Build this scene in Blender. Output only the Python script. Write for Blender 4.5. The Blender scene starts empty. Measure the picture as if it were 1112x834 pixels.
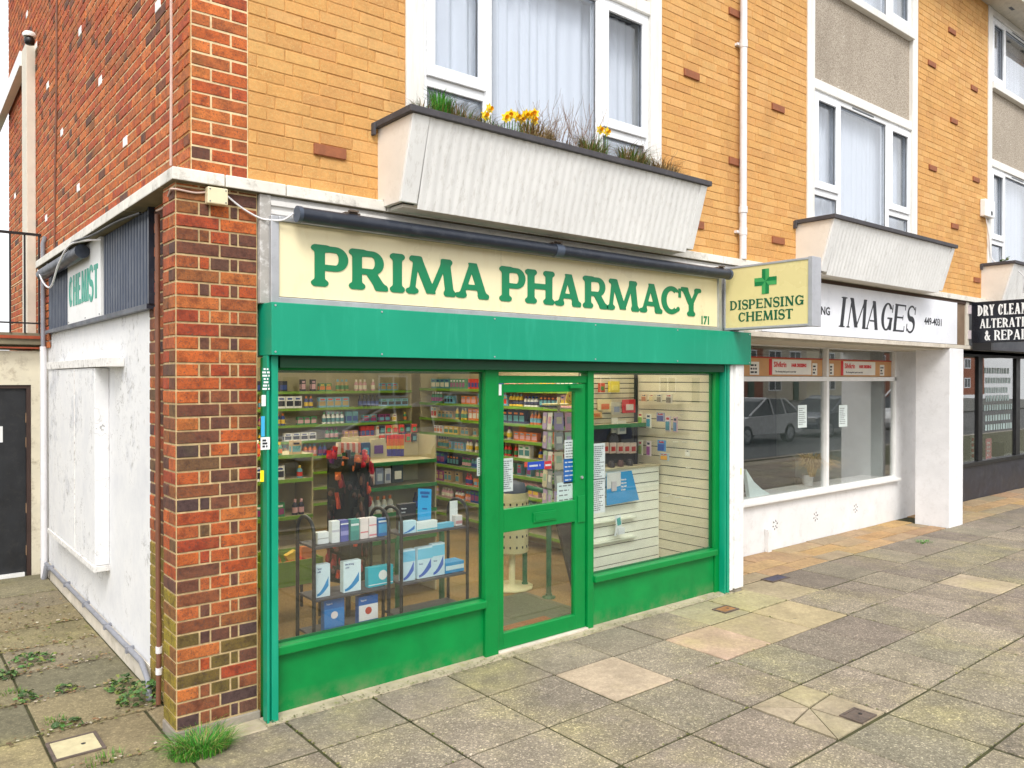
import bpy, math, random
import numpy as np
from mathutils import Vector, Matrix
random.seed(7)
rnd = random.random
def ru(a, b): return a + (b - a) * random.random()
scene = bpy.context.scene
COL = scene.collection
# ------------------------------------------------------------------ colour helpers
def lin(c):
    c = c / 255.0
    return c / 12.92 if c <= 0.04045 else ((c + 0.055) / 1.055) ** 2.4
def rgb(r, g, b): return (lin(r), lin(g), lin(b), 1.0)
# ------------------------------------------------------------------ mesh builder
class MB:
    def __init__(s): s.v = []; s.f = []; s.m = []; s.c = []; s.smooth = []
    def face(s, pts, m=0, col=None, sm=False):
        i = len(s.v); s.v.extend([tuple(p) for p in pts]); s.f.append(tuple(range(i, i + len(pts))))
        s.m.append(m); s.c.append(col or (1, 1, 1, 1)); s.smooth.append(sm)
    def mesh(s, pts, faces, m=0, col=None, sm=False):
        i = len(s.v); s.v.extend([tuple(p) for p in pts])
        for f in faces:
            s.f.append(tuple(i + k for k in f)); s.m.append(m); s.c.append(col or (1, 1, 1, 1)); s.smooth.append(sm)
    def box(s, x0, x1, y0, y1, z0, z1, m=0, col=None, fm=None):
        if x0 > x1: x0, x1 = x1, x0
        if y0 > y1: y0, y1 = y1, y0
        if z0 > z1: z0, z1 = z1, z0
        P = [(x0,y0,z0),(x1,y0,z0),(x1,y1,z0),(x0,y1,z0),(x0,y0,z1),(x1,y0,z1),(x1,y1,z1),(x0,y1,z1)]
        F = [(0,3,2,1),(4,5,6,7),(0,1,5,4),(1,2,6,5),(2,3,7,6),(3,0,4,7)]
        i = len(s.v); s.v.extend(P)
        for k, f in enumerate(F):
            s.f.append(tuple(i + q for q in f)); s.m.append(fm[k] if fm else m); s.c.append(col or (1,1,1,1)); s.smooth.append(False)
    def obox(s, c, sz, rot=None, m=0, col=None):
        hx, hy, hz = sz[0]/2, sz[1]/2, sz[2]/2
        P = [Vector(p) for p in [(-hx,-hy,-hz),(hx,-hy,-hz),(hx,hy,-hz),(-hx,hy,-hz),(-hx,-hy,hz),(hx,-hy,hz),(hx,hy,hz),(-hx,hy,hz)]]
        if rot: P = [rot @ p for p in P]
        P = [p + Vector(c) for p in P]
        s.mesh(P, [(0,3,2,1),(4,5,6,7),(0,1,5,4),(1,2,6,5),(2,3,7,6),(3,0,4,7)], m, col)
    def frame(s, x0, x1, z0, z1, y0, y1, t, tb=None, tt=None, m=0):
        tb = t if tb is None else tb; tt = t if tt is None else tt
        s.box(x0, x0+t, y0, y1, z0, z1, m); s.box(x1-t, x1, y0, y1, z0, z1, m)
        s.box(x0+t, x1-t, y0, y1, z0, z0+tb, m); s.box(x0+t, x1-t, y0, y1, z1-tt, z1, m)
    def prism(s, poly, axis, a, b, m=0, col=None):
        n = len(poly)
        def P(p, t):
            if axis == 0: return (t, p[0], p[1])
            if axis == 1: return (p[0], t, p[1])
            return (p[0], p[1], t)
        pts = [P(p, a) for p in poly] + [P(p, b) for p in poly]
        F = [tuple(range(n)), tuple(reversed(range(n, 2*n)))] + [(i, n+i, n+(i+1) % n, (i+1) % n) for i in range(n)]
        s.mesh(pts, F, m, col)
    def tube(s, pts, r, seg=8, m=0, col=None, closed=False, cap=True):
        pts = [Vector(p) for p in pts]; n = len(pts); rs = r if isinstance(r, (list, tuple)) else [r]*n
        rings = []; prev = None
        for i, p in enumerate(pts):
            d = (pts[min(i+1, n-1)] - pts[max(i-1, 0)]).normalized()
            if prev is None:
                a = Vector((0,0,1)) if abs(d.z) < .9 else Vector((1,0,0))
                u = d.cross(a).normalized()
            else:
                u = (prev - d * prev.dot(d)).normalized()
            prev = u; w = d.cross(u)
            rings.append([p + (u*math.cos(2*math.pi*k/seg) + w*math.sin(2*math.pi*k/seg))*rs[i] for k in range(seg)])
        V = [q for ring in rings for q in ring]; F = []
        for i in range(n-1):
            for k in range(seg):
                F.append((i*seg+k, i*seg+(k+1) % seg, (i+1)*seg+(k+1) % seg, (i+1)*seg+k))
        s.mesh(V, F, m, col, True)
        if cap:
            s.face(list(reversed(rings[0])), m, col); s.face(rings[-1], m, col)
    def lathe(s, c, prof, seg=14, m=0, col=None):
        V = []; F = []
        for (r, z) in prof:
            for k in range(seg):
                a = 2*math.pi*k/seg; V.append((c[0]+r*math.cos(a), c[1]+r*math.sin(a), c[2]+z))
        for i in range(len(prof)-1):
            for k in range(seg):
                F.append((i*seg+k, i*seg+(k+1) % seg, (i+1)*seg+(k+1) % seg, (i+1)*seg+k))
        s.mesh(V, F, m, col, True)
        s.face(list(reversed(V[:seg])), m, col); s.face(V[-seg:], m, col)
    def build(s, name, mats, parent=None, bevel=0, bseg=2):
        if not isinstance(mats, (list, tuple)): mats = [mats]
        me = bpy.data.meshes.new(name)
        off = Vector((0,0,0))
        if parent is not None: off = Vector(parent['_w'])
        me.from_pydata([(v[0]-off.x, v[1]-off.y, v[2]-off.z) for v in s.v], [], s.f)
        for mm in mats: me.materials.append(mm)
        me.polygons.foreach_set('material_index', s.m)
        me.polygons.foreach_set('use_smooth', s.smooth)
        if any(c != (1,1,1,1) for c in s.c):
            at_ = me.color_attributes.new('bcol', 'FLOAT_COLOR', 'CORNER')
            arr = []
            for f, c in zip(s.f, s.c): arr.extend(list(c) * len(f))
            at_.data.foreach_set('color', arr)
        me.update()
        o = bpy.data.objects.new(name, me); COL.objects.link(o)
        if parent is not None: o.parent = parent
        o['_w'] = list(off)
        if bevel:
            bm_ = o.modifiers.new('bevel', 'BEVEL'); bm_.width = bevel; bm_.segments = bseg; bm_.limit_method = 'ANGLE'; bm_.angle_limit = math.radians(40)
            bm_.harden_normals = False
        return o
def tag(o, label=None, cat=None, group=None, kind=None):
    if label: o['label'] = label
    if cat: o['category'] = cat
    if group: o['group'] = group
    if kind: o['kind'] = kind
    return o
def thing(name, label, cat, loc=(0,0,0), group=None):
    o = bpy.data.objects.new(name, None); COL.objects.link(o); o.location = loc; o['_w'] = list(loc)
    o.empty_display_size = .1
    return tag(o, label, cat, group)
def dup(root, loc, rz=None, label=None, group=None):
    r = root.copy(); COL.objects.link(r); r.location = loc
    if rz is not None: r.rotation_euler = (0, 0, rz)
    if label: r['label'] = label
    if group: r['group'] = group
    for ch in [c for c in bpy.data.objects if c.parent == root]:
        c = ch.copy(); COL.objects.link(c); c.parent = r
        for g in [q for q in bpy.data.objects if q.parent == ch]:
            d = g.copy(); COL.objects.link(d); d.parent = c
    return r
# ------------------------------------------------------------------ camera geometry (position measured from the brick courses)
FPX = 856.7; CW, CH = 1112, 834
CAM = Vector((-1.3075, -4.5180, 2.0))
def _axes():
    yaw, p, r = math.radians(-39.23), math.radians(-.37), math.radians(.05)
    fw = Vector((-math.sin(yaw), math.cos(yaw), 0)); rt = Vector((math.cos(yaw), math.sin(yaw), 0)); up = Vector((0,0,1))
    f2 = fw*math.cos(p)+up*math.sin(p); up2 = up*math.cos(p)-fw*math.sin(p)
    rt2 = rt*math.cos(r)+up2*math.sin(r); up3 = up2*math.cos(r)-rt*math.sin(r)
    return rt2, up3, f2
RT, UP, FW = _axes()
def at(px, py, ax, v):
    """where the sight line through a measured point of the photo meets the plane axis=v"""
    d = RT*((px-CW/2)/FPX) - UP*((py-CH/2)/FPX) + FW
    t = (v - CAM[ax]) / d[ax]
    return CAM + d*t
def X(px, y=0, py=500): return at(px, py, 1, y).x
def Z(px, py, y=0): return at(px, py, 1, y).z
# ------------------------------------------------------------------ materials
MATS = {}
def nodes(name):
    m = bpy.data.materials.new(name); m.use_nodes = True
    nt = m.node_tree; b = nt.nodes['Principled BSDF']
    return m, nt, b
def N(nt, t, **k):
    n = nt.nodes.new(t)
    for a, v in k.items():
        if a in n.inputs: n.inputs[a].default_value = v
        else: setattr(n, a, v)
    return n
def noise(nt, scale, detail=4, rough=.6, vec=None, scl=None):
    n = N(nt, 'ShaderNodeTexNoise'); n.inputs['Scale'].default_value = scale; n.inputs['Detail'].default_value = detail; n.inputs['Roughness'].default_value = rough
    tc = N(nt, 'ShaderNodeTexCoord')
    if scl:
        mp = N(nt, 'ShaderNodeMapping'); mp.inputs['Scale'].default_value = scl
        nt.links.new(tc.outputs['Object'], mp.inputs['Vector']); nt.links.new(mp.outputs[0], n.inputs['Vector'])
    else: nt.links.new(tc.outputs['Object'], n.inputs['Vector'])
    return n
def ramp(nt, src, stops):
    r = N(nt, 'ShaderNodeValToRGB'); cr = r.color_ramp
    while len(cr.elements) < len(stops): cr.elements.new(.5)
    for e, (p, c) in zip(cr.elements, stops):
        e.position = p; e.color = c if len(c) == 4 else (*c, 1)
    nt.links.new(src, r.inputs[0]); return r
def mixc(nt, fac, a, b, mode='MIX'):
    n = N(nt, 'ShaderNodeMix', data_type='RGBA', blend_type=mode)
    for sock, v in ((0, fac), (6, a), (7, b)):
        if isinstance(v, bpy.types.NodeSocket): nt.links.new(v, n.inputs[sock])
        elif isinstance(v, (int, float)) : n.inputs[sock].default_value = v
        else: n.inputs[sock].default_value = v
    return n.outputs[2]
def bump(nt, src, b, strength=.3, dist=.01):
    n = N(nt, 'ShaderNodeBump'); n.inputs['Strength'].default_value = strength; n.inputs['Distance'].default_value = dist
    nt.links.new(src, n.inputs['Height']); nt.links.new(n.outputs[0], b.inputs['Normal'])
def W(c): return (c, c, c, 1)
def paint(name, col, rough=.45, var=.12, dirt=None, dirt_amt=.35, scale=6, bmp=.12, spec=.5, streak=None, metal=0, coat=0):
    """painted / plain surface with tonal variation, fine bump and optional grime"""
    if name in MATS: return MATS[name]
    m, nt, b = nodes(name); L = nt.links
    n1 = noise(nt, scale, 5, .6)
    dark = tuple(c*(1-var*1.6) for c in col[:3]) + (1,); lite = tuple(min(1, c*(1+var)) for c in col[:3]) + (1,)
    c = ramp(nt, n1.outputs['Fac'], [(.3, dark), (.7, lite)]).outputs[0]
    if dirt:
        n2 = noise(nt, scale*2.3, 6, .75, scl=streak)
        f = ramp(nt, n2.outputs['Fac'], [(.52, W(0)), (.78, W(dirt_amt))])
        c = mixc(nt, f.outputs[0], c, dirt)
    L.new(c, b.inputs['Base Color'])
    n3 = noise(nt, 45, 3, .6)
    r = ramp(nt, n1.outputs['Fac'], [(.3, W(max(0, rough-.08))), (.7, W(min(1, rough+.1)))])
    L.new(r.outputs[0], b.inputs['Roughness'])
    b.inputs['Metallic'].default_value = metal
    b.inputs['Specular IOR Level'].default_value = spec
    if coat: b.inputs['Coat Weight'].default_value = coat
    if bmp: bump(nt, n3.outputs['Fac'], b, bmp, .004)
    MATS[name] = m; return m
def attr_mat(name, rough=.85, nscale=40, var=.25, bmp=.5, dirt=None, dscale=1.5, damt=.5, pits=None, dlo=.5, dhi=.7, blotch=0, dscl=None):
    if name in MATS: return MATS[name]
    m, nt, b = nodes(name); L = nt.links
    a = N(nt, 'ShaderNodeAttribute'); a.attribute_name = 'bcol'
    n1 = noise(nt, nscale, 6, .7)
    f = ramp(nt, n1.outputs['Fac'], [(.25, W(1-var)), (.75, W(1+var*.6 if 1+var*.6 < 1 else 1))])
    c = mixc(nt, 1.0, a.outputs['Color'], f.outputs[0], 'MULTIPLY')
    if blotch:
        nb = noise(nt, 13, 5, .75); gb = ramp(nt, nb.outputs['Fac'], [(.36, (1-blotch, 1-blotch*1.15, 1-blotch*1.1, 1)), (.52, (1, 1, 1, 1)), (.66, (1.0+blotch*.4, 1+blotch*.25, 1, 1))])
        c = mixc(nt, 1.0, c, gb.outputs[0], 'MULTIPLY')
    if pits:
        n2 = noise(nt, nscale*2.2, 2, .5)
        g = ramp(nt, n2.outputs['Fac'], [(.58, W(0)), (.66, W(.75))])
        c = mixc(nt, g.outputs[0], c, pits)
    if dirt:
        n3 = noise(nt, dscale, 5, .65, scl=dscl)
        g = ramp(nt, n3.outputs['Fac'], [(dlo, W(0)), (dhi, W(damt))])
        c = mixc(nt, g.outputs[0], c, dirt)
    L.new(c, b.inputs['Base Color']); b.inputs['Roughness'].default_value = rough
    bump(nt, n1.outputs['Fac'], b, bmp, .006)
    MATS[name] = m; return m
def plastic(name, col, rough=.35, metal=0): return paint(name, col, rough, var=.05, bmp=.03, metal=metal)
def flat(r, g, b_, rough=.5, tagn=''):
    k = 'print_%d_%d_%d%s' % (r, g, b_, tagn)
    return paint(k, rgb(r, g, b_), rough, var=.04, bmp=0)
def glass(name, tint=(.96, .98, .97, 1), refl=1.0, ior=1.5):
    if name in MATS: return MATS[name]
    m, nt, b = nodes(name); nt.nodes.remove(b); L = nt.links
    t = N(nt, 'ShaderNodeBsdfTransparent'); t.inputs[0].default_value = tint
    g = N(nt, 'ShaderNodeBsdfGlossy'); g.inputs['Roughness'].default_value = .004
    # Schlick reflectance from |N.I|, the same from both sides of the pane
    ge = N(nt, 'ShaderNodeNewGeometry'); dp_ = N(nt, 'ShaderNodeVectorMath', operation='DOT_PRODUCT'); L.new(ge.outputs['Normal'], dp_.inputs[0]); L.new(ge.outputs['Incoming'], dp_.inputs[1])
    ab = N(nt, 'ShaderNodeMath', operation='ABSOLUTE'); L.new(dp_.outputs['Value'], ab.inputs[0])
    om = N(nt, 'ShaderNodeMath', operation='SUBTRACT'); om.inputs[0].default_value = 1; L.new(ab.outputs[0], om.inputs[1])
    pw_ = N(nt, 'ShaderNodeMath', operation='POWER'); L.new(om.outputs[0], pw_.inputs[0]); pw_.inputs[1].default_value = 4
    fr = N(nt, 'ShaderNodeMath', operation='MULTIPLY_ADD'); L.new(pw_.outputs[0], fr.inputs[0]); fr.inputs[1].default_value = .94; fr.inputs[2].default_value = .045
    mu = N(nt, 'ShaderNodeMath', operation='MULTIPLY'); mu.inputs[1].default_value = refl; mu.use_clamp = True
    n1 = noise(nt, 1.3, 2, .4); bp = N(nt, 'ShaderNodeBump'); bp.inputs['Strength'].default_value = .015; bp.inputs['Distance'].default_value = .02
    L.new(n1.outputs['Fac'], bp.inputs['Height']); L.new(bp.outputs[0], g.inputs['Normal'])
    mx = N(nt, 'ShaderNodeMixShader'); L.new(fr.outputs[0], mu.inputs[0]); L.new(mu.outputs[0], mx.inputs[0])
    L.new(t.outputs[0], mx.inputs[1]); L.new(g.outputs[0], mx.inputs[2])
    L.new(mx.outputs[0], nt.nodes['Material Output'].inputs['Surface'])
    MATS[name] = m; return m
def emit(name, col, s):
    if name in MATS: return MATS[name]
    m, nt, b = nodes(name); b.inputs['Emission Color'].default_value = col; b.inputs['Emission Strength'].default_value = s; b.inputs['Base Color'].default_value = col
    MATS[name] = m; return m

M_brick = attr_mat('fired_brick', .85, 55, .4, .7, dirt=(.10, .11, .03, 1), dscale=2.6, damt=.35, dlo=.56, dhi=.75, pits=(.08,.05,.04,1), blotch=.45)
M_brick_low = M_brick
M_yellow = attr_mat('yellow_brick', .85, 60, .25, .5, dirt=(.30, .16, .05, 1), dscale=3.2, damt=.3, pits=(.62,.42,.16,1), blotch=.06, dscl=(1, 1, .3))
M_mortar = paint('mortar', rgb(196, 172, 128), .95, .2, dirt=rgb(130, 108, 72), dirt_amt=.6, scale=20, bmp=.5)
M_mortar_l = paint('pale_mortar', rgb(226, 204, 160), .95, .15, dirt=rgb(160, 138, 100), scale=20, bmp=.5)
M_mortar_y = paint('yellow_mortar', rgb(198, 148, 88), .95, .2, scale=20, bmp=.5)
M_white = paint('white_gloss_paint', rgb(232, 232, 230), .4, .04, dirt=rgb(165, 160, 150), dirt_amt=.3, scale=3)
M_upvc = paint('white_window_frame', rgb(238, 240, 242), .3, .03, bmp=.02)
M_render = None
M_teal = paint('teal_shutter_paint', rgb(0, 148, 114), .38, .05, dirt=rgb(60, 185, 155), dirt_amt=.3, scale=1.6, streak=(3, 3, .35), bmp=.05)
M_green = paint('green_gloss_paint', rgb(0, 130, 60), .36, .06, dirt=rgb(0, 104, 48), dirt_amt=.5, scale=2.6, bmp=.1, spec=.35)
M_green_s = paint('green_shelf_edge', rgb(60, 150, 60), .5, .05)
M_steel = paint('aluminium', rgb(190, 192, 195), .35, .06, metal=.6, dirt=rgb(120,120,120), bmp=.03)
M_black = paint('black_metal', rgb(28, 28, 30), .4, .1)
M_dark = paint('dark_blue_grey_casing', rgb(38, 44, 56), .35, .1, dirt=rgb(90, 95, 100), dirt_amt=.4)
M_gl = glass('shop_glass', refl=2.05)
M_glu = glass('upper_glass', tint=(.93, .95, .98, 1), refl=1.6)
# ------------------------------------------------------------------ lettering drawn as distance fields -> meshes
def _smin(a, b, k):
    if k <= 0: return np.minimum(a, b)
    h = np.clip(.5 + .5*(b-a)/k, 0, 1); return b*(1-h) + a*h - k*h*(1-h)
class Glyph:
    def __init__(s, X_, Y_, st): s.X, s.Y, s.st = X_, Y_, st; s.d = np.full(X_.shape, 9.0)
    def add(s, d, k=None): s.d = _smin(s.d, d, s.st['k'] if k is None else k)
    def stem(s, x, y0=0, y1=1, w=None):
        w = w or s.st['W']; s.add(np.maximum(np.abs(s.X-x)-w/2, np.abs(s.Y-(y0+y1)/2)-(y1-y0)/2), .0)
    def diag(s, x0, y0, x1, y1, w):
        dx, dy = x1-x0, y1-y0; L = math.hypot(dx, dy)
        d = np.abs((s.X-x0)*dy - (s.Y-y0)*dx)/L - w/2
        d = np.maximum(d, np.maximum(min(y0, y1)-s.Y, s.Y-max(y0, y1))); s.add(d, .0)
    def bar(s, x0, x1, y, w=None):
        w = w or s.st['T']; s.add(np.maximum(np.abs(s.Y-y)-w/2, np.abs(s.X-(x0+x1)/2)-abs(x1-x0)/2), .0)
    def serif(s, x, y, S=None, one=0):
        S = S or s.st['S']; r = s.st['r']
        if s.st.get('sans'): return
        yy = r if y < .5 else 1-r
        x0, x1 = (x-S, x+S) if one == 0 else ((x-S, x) if one < 0 else (x, x+S))
        dx = np.maximum(np.abs(s.X-(x0+x1)/2)-(x1-x0)/2+r, 0); s.add(np.hypot(dx, s.Y-yy)-r)
    def ring(s, cx, cy, rx, ry, wx, wy, xmin=None, xmax=None, cut=None):
        def el(a, b): 
            q = np.sqrt(((s.X-cx)/a)**2 + ((s.Y-cy)/b)**2); return (q-1)*min(a, b)
        d = np.maximum(el(rx, ry), -el(rx-wx, ry-wy))
        if xmin is not None: d = np.maximum(d, xmin-s.X)
        if xmax is not None: d = np.maximum(d, s.X-xmax)
        if cut is not None: d = np.maximum(d, cut)
        s.add(d, .0)
def _glyph(ch, st, w, res):
    pad = .12; nx = int((w+2*pad)*res)+2; ny = int((1+2*pad)*res)+2
    xs = np.linspace(-pad, w+pad, nx); ys = np.linspace(-pad, 1+pad, ny)
    X_, Y_ = np.meshgrid(xs, ys); g = Glyph(X_, Y_, st); Wd, T, S = st['W'], st['T'], st['S']; m = S if not st.get('sans') else Wd/2
    L = m; R = w-m
    if ch in 'PRBD':
        x = L; g.stem(x)
        if ch in 'PR':
            rx = w-x-(.0 if ch == 'P' else S*.4); cy = .69; ry = .31; ex = min(rx, ry*1.15); xc = x+rx-ex
            g.ring(xc, cy, ex, ry, Wd*.95, T*.9, xmin=xc-.01); g.bar(x, xc, 1-T*.45, T*.9); g.bar(x, xc, cy-ry+T*.45, T*.9); g.serif(x, 1); g.serif(x, 0)
            if ch == 'R': g.diag(x+rx*.45, .5, w-S*.6, 0, Wd); g.serif(w-S*.7, 0, S*.8)
        else:
            ex = min(w-x, .56); xc = w-ex; g.ring(xc, .5, ex, .5, Wd, T, xmin=xc-.01); g.bar(x, xc, 1-T*.5, T); g.bar(x, xc, T*.5, T); g.serif(x, 1, one=-1, S=S); g.serif(x, 0, one=-1, S=S)
    elif ch == 'I':
        g.stem(w/2); g.serif(w/2, 0, w/2); g.serif(w/2, 1, w/2)
    elif ch == 'H':
        g.stem(L); g.stem(R); g.bar(L, R, .52)
        for x in (L, R): g.serif(x, 0); g.serif(x, 1)
    elif ch == 'N':
        g.stem(L, w=T); g.stem(R, w=T); g.diag(L-T/2+Wd*.4, 1, R+T/2-Wd*.4, 0, Wd*.95)
        g.serif(L, 0); g.serif(R, 1); g.serif(L, 1, one=-1)
    elif ch == 'M':
        o = S*.9; g.diag(L+o*.5, 1, L*.8, 0, T); g.diag(R-o*.5, 1, w-L*.8, 0, Wd); g.diag(L+o*.5, 1, w/2, .02, Wd); g.diag(R-o*.5, 1, w/2, .02, T)
        g.serif(L*.85, 0, S*.85); g.serif(w-L*.85, 0, S*.85); g.serif(L+o*.3, 1, S*.8); g.serif(R-o*.3, 1, S*.8)
    elif ch == 'A':
        g.diag(w/2, 1.0, L*.85, 0, T); g.diag(w/2, 1.0, w-L*.85, 0, Wd); g.bar(w*.3, w*.7, .3, T*.9)
        g.serif(L*.85, 0, S*.85); g.serif(w-L*.85, 0, S*.85)
    elif ch == 'V':
        g.diag(L, 1, w/2, 0, Wd); g.diag(R, 1, w/2, 0, T); g.serif(L, 1); g.serif(R, 1)
    elif ch == 'Y':
        g.stem(w/2, 0, .48); g.diag(w/2, .4, L*.8, 1, Wd); g.diag(w/2, .4, w-L*.8, 1, T); g.serif(w/2, 0); g.serif(L*.85, 1, S*.85); g.serif(w-L*.85, 1, S*.85)
    elif ch == 'E':
        g.stem(L); g.bar(L, w-T/2, 1-T/2); g.bar(L, w, T/2); g.bar(L, w*.8, .52)
        g.serif(L, 0, one=-1); g.serif(L, 1, one=-1)
        if not st.get('sans'): g.stem(w-T*.5, .8, 1, T*.7); g.stem(w-T*.3, 0, .22, T*.7); g.stem(w*.8, .42, .62, T*.6)
    elif ch == 'L':
        g.stem(L); g.bar(L, w, T/2); g.serif(L, 0, one=-1); g.serif(L, 1)
        if not st.get('sans'): g.stem(w-T*.3, 0, .25, T*.7)
    elif ch == 'T':
        g.stem(w/2); g.bar(0, w, 1-T/2); g.serif(w/2, 0)
        if not st.get('sans'): g.stem(T*.35, .78, 1, T*.7); g.stem(w-T*.35, .78, 1, T*.7)
    elif ch in 'CGO':
        cut = None
        if ch != 'O': cut = np.minimum(X_-w*.66, .30-np.abs(Y_-.5)) if ch == 'C' else np.minimum(X_-w*.66, np.minimum(Y_-.45, .78-Y_))
        g.ring(w/2, .5, w/2, .5, Wd, T, cut=cut)
        if ch == 'C' and not st.get('sans'): g.stem(w-T*.5, .62, .95, T*.8)
        if ch == 'C' and not st.get('sans'): g.add(np.hypot(X_-(w*.84), Y_-.2)-T*.5, .05)
        if ch == 'G': g.stem(w-Wd*.6, .03, .45, Wd*.9); g.bar(w*.55, w, .45, T); 
        if ch == 'G' and not st.get('sans'): g.stem(w-T*.6, .66, .95, T*.8)
    elif ch == 'S':
        a = w/2; pts = []
        for i in range(41):
            t = i/40
            if t < .5:
                th = math.radians(35 + (t/.5)*235); pts.append((a+math.cos(th)*a*.82, .74+math.sin(th)*.24))
            else:
                th = math.radians(90 - ((t-.5)/.5)*235); pts.append((a+math.cos(th)*a*.86, .26+math.sin(th)*.25))
        d = np.full(X_.shape, 9.)
        for i in range(40):
            (x0, y0), (x1, y1) = pts[i], pts[i+1]; dx, dy = x1-x0, y1-y0; q = dx*dx+dy*dy
            t = np.clip(((X_-x0)*dx+(Y_-y0)*dy)/q, 0, 1)
            th = T*.5 + (Wd-T)*.5*math.exp(-((i-20)/9.)**2)
            d = np.minimum(d, np.hypot(X_-x0-t*dx, Y_-y0-t*dy)-th)
        g.add(d, 0)
        if not st.get('sans'): g.stem(w-T*.5, .68, .97, T*.8); g.stem(T*.5, .03, .32, T*.8)
    elif ch == '&':
        g.ring(w*.42, .76, w*.24, .24, Wd*.7, T*.9); g.ring(w*.4, .28, w*.4, .28, Wd*.9, T, cut=np.minimum(X_-w*.55, Y_-.28))
        g.diag(w*.2, .8, w*.92, 0, Wd*.85); g.diag(w*.55, .05, w*.95, .5, T)
    elif ch == '-': g.bar(0, w, .45)
    return xs, ys, g.d
def _contour(xs, ys, D):
    """marching squares: filled polygons (interior) + outline segments"""
    polys = []; segs = []; ny, nx = D.shape
    for j in range(ny-1):
        run = None; y0, y1 = ys[j], ys[j+1]
        for i in range(nx-1):
            a, b, c, d = D[j, i], D[j, i+1], D[j+1, i+1], D[j+1, i]
            full = a < 0 and b < 0 and c < 0 and d < 0
            if full:
                if run is None: run = xs[i]
                continue
            if run is not None: polys.append([(run, y0), (xs[i], y0), (xs[i], y1), (run, y1)]); run = None
            if a >= 0 and b >= 0 and c >= 0 and d >= 0: continue
            P = [(xs[i], y0, a), (xs[i+1], y0, b), (xs[i+1], y1, c), (xs[i], y1, d)]; poly = []; cr = []
            for k in range(4):
                p, q = P[k], P[(k+1) % 4]
                if p[2] < 0: poly.append((p[0], p[1]))
                if (p[2] < 0) != (q[2] < 0):
                    t = p[2]/(p[2]-q[2]); pt = (p[0]+(q[0]-p[0])*t, p[1]+(q[1]-p[1])*t); poly.append(pt); cr.append(pt)
            if len(poly) > 2: polys.append(poly)
            if len(cr) == 2: segs.append(cr)
        if run is not None: polys.append([(run, y0), (xs[-1], y0), (xs[-1], y1), (run, y1)])
    return polys, segs
def lettering(name, items, h, O, u, v, n, st, mat, parent, thick=.004, res=44, jitter=0):
    """items: (char, u0, u1, v0). h: cap height in metres"""
    mb = MB(); O, u, v, n = Vector(O), Vector(u), Vector(v), Vector(n); cache = {}
    for it in items:
        ch, u0, u1, v0 = it[:4]
        if ch == ' ': continue
        w = (u1-u0)/h; key = (ch, round(w, 2))
        if key not in cache: cache[key] = _contour(*_glyph(ch, st, w, res))
        polys, segs = cache[key]; sl = st.get('slant', 0)
        f = lambda p, e: O + u*(u0+(p[0]+p[1]*sl)*h) + v*(v0+p[1]*h) + n*e
        for pl in polys: mb.face([f(p, thick) for p in pl])
        for a, b in segs: mb.face([f(a, thick), f(a, 0), f(b, 0), f(b, thick)])
    return mb.build(name, mat, parent)
ST_PRIMA = dict(W=.275, T=.17, S=.235, r=.066, k=.08)
ST_DISP = dict(W=.225, T=.12, S=.17, r=.05, k=.05)
ST_IMG = dict(W=.20, T=.06, S=.13, r=.018, k=.03, slant=.2)
ST_DRY = dict(W=.165, T=.085, S=.11, r=.03, k=.03)
ST_SANS = dict(W=.2, T=.13, S=.1, r=.02, k=0, sans=True)
def text(name, s, h, O, u, v, mat, parent, align='LEFT', xs=1.0, ext=.0008, off=.0):
    """plain sans text (built-in face) as a mesh; h = cap height in metres"""
    cu = bpy.data.curves.new(name, 'FONT'); cu.body = s; cu.size = h/.72; cu.extrude = ext; cu.align_x = align; cu.resolution_u = 2; cu.offset = off
    o = bpy.data.objects.new(name, cu); COL.objects.link(o)
    bpy.context.view_layer.update()
    me = bpy.data.meshes.new_from_object(o.evaluated_get(bpy.context.evaluated_depsgraph_get()))
    bpy.data.objects.remove(o); bpy.data.curves.remove(cu)
    u, v = Vector(u), Vector(v); n = u.cross(v); O = Vector(O)
    Mx = Matrix(((u.x, v.x, n.x, O.x), (u.y, v.y, n.y, O.y), (u.z, v.z, n.z, O.z), (0,0,0,1))) @ Matrix.Diagonal((xs, 1, 1, 1))
    off_ = Vector(parent['_w']) if parent is not None else Vector((0,0,0))
    me.transform(Matrix.Translation(-off_) @ Mx); me.materials.clear(); me.materials.append(mat); me.name = name
    r = bpy.data.objects.new(name, me); COL.objects.link(r); r['_w'] = list(off_)
    if parent is not None: r.parent = parent
    return r
UX, UZ, UMY = (1,0,0), (0,0,1), (0,-1,0)
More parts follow.
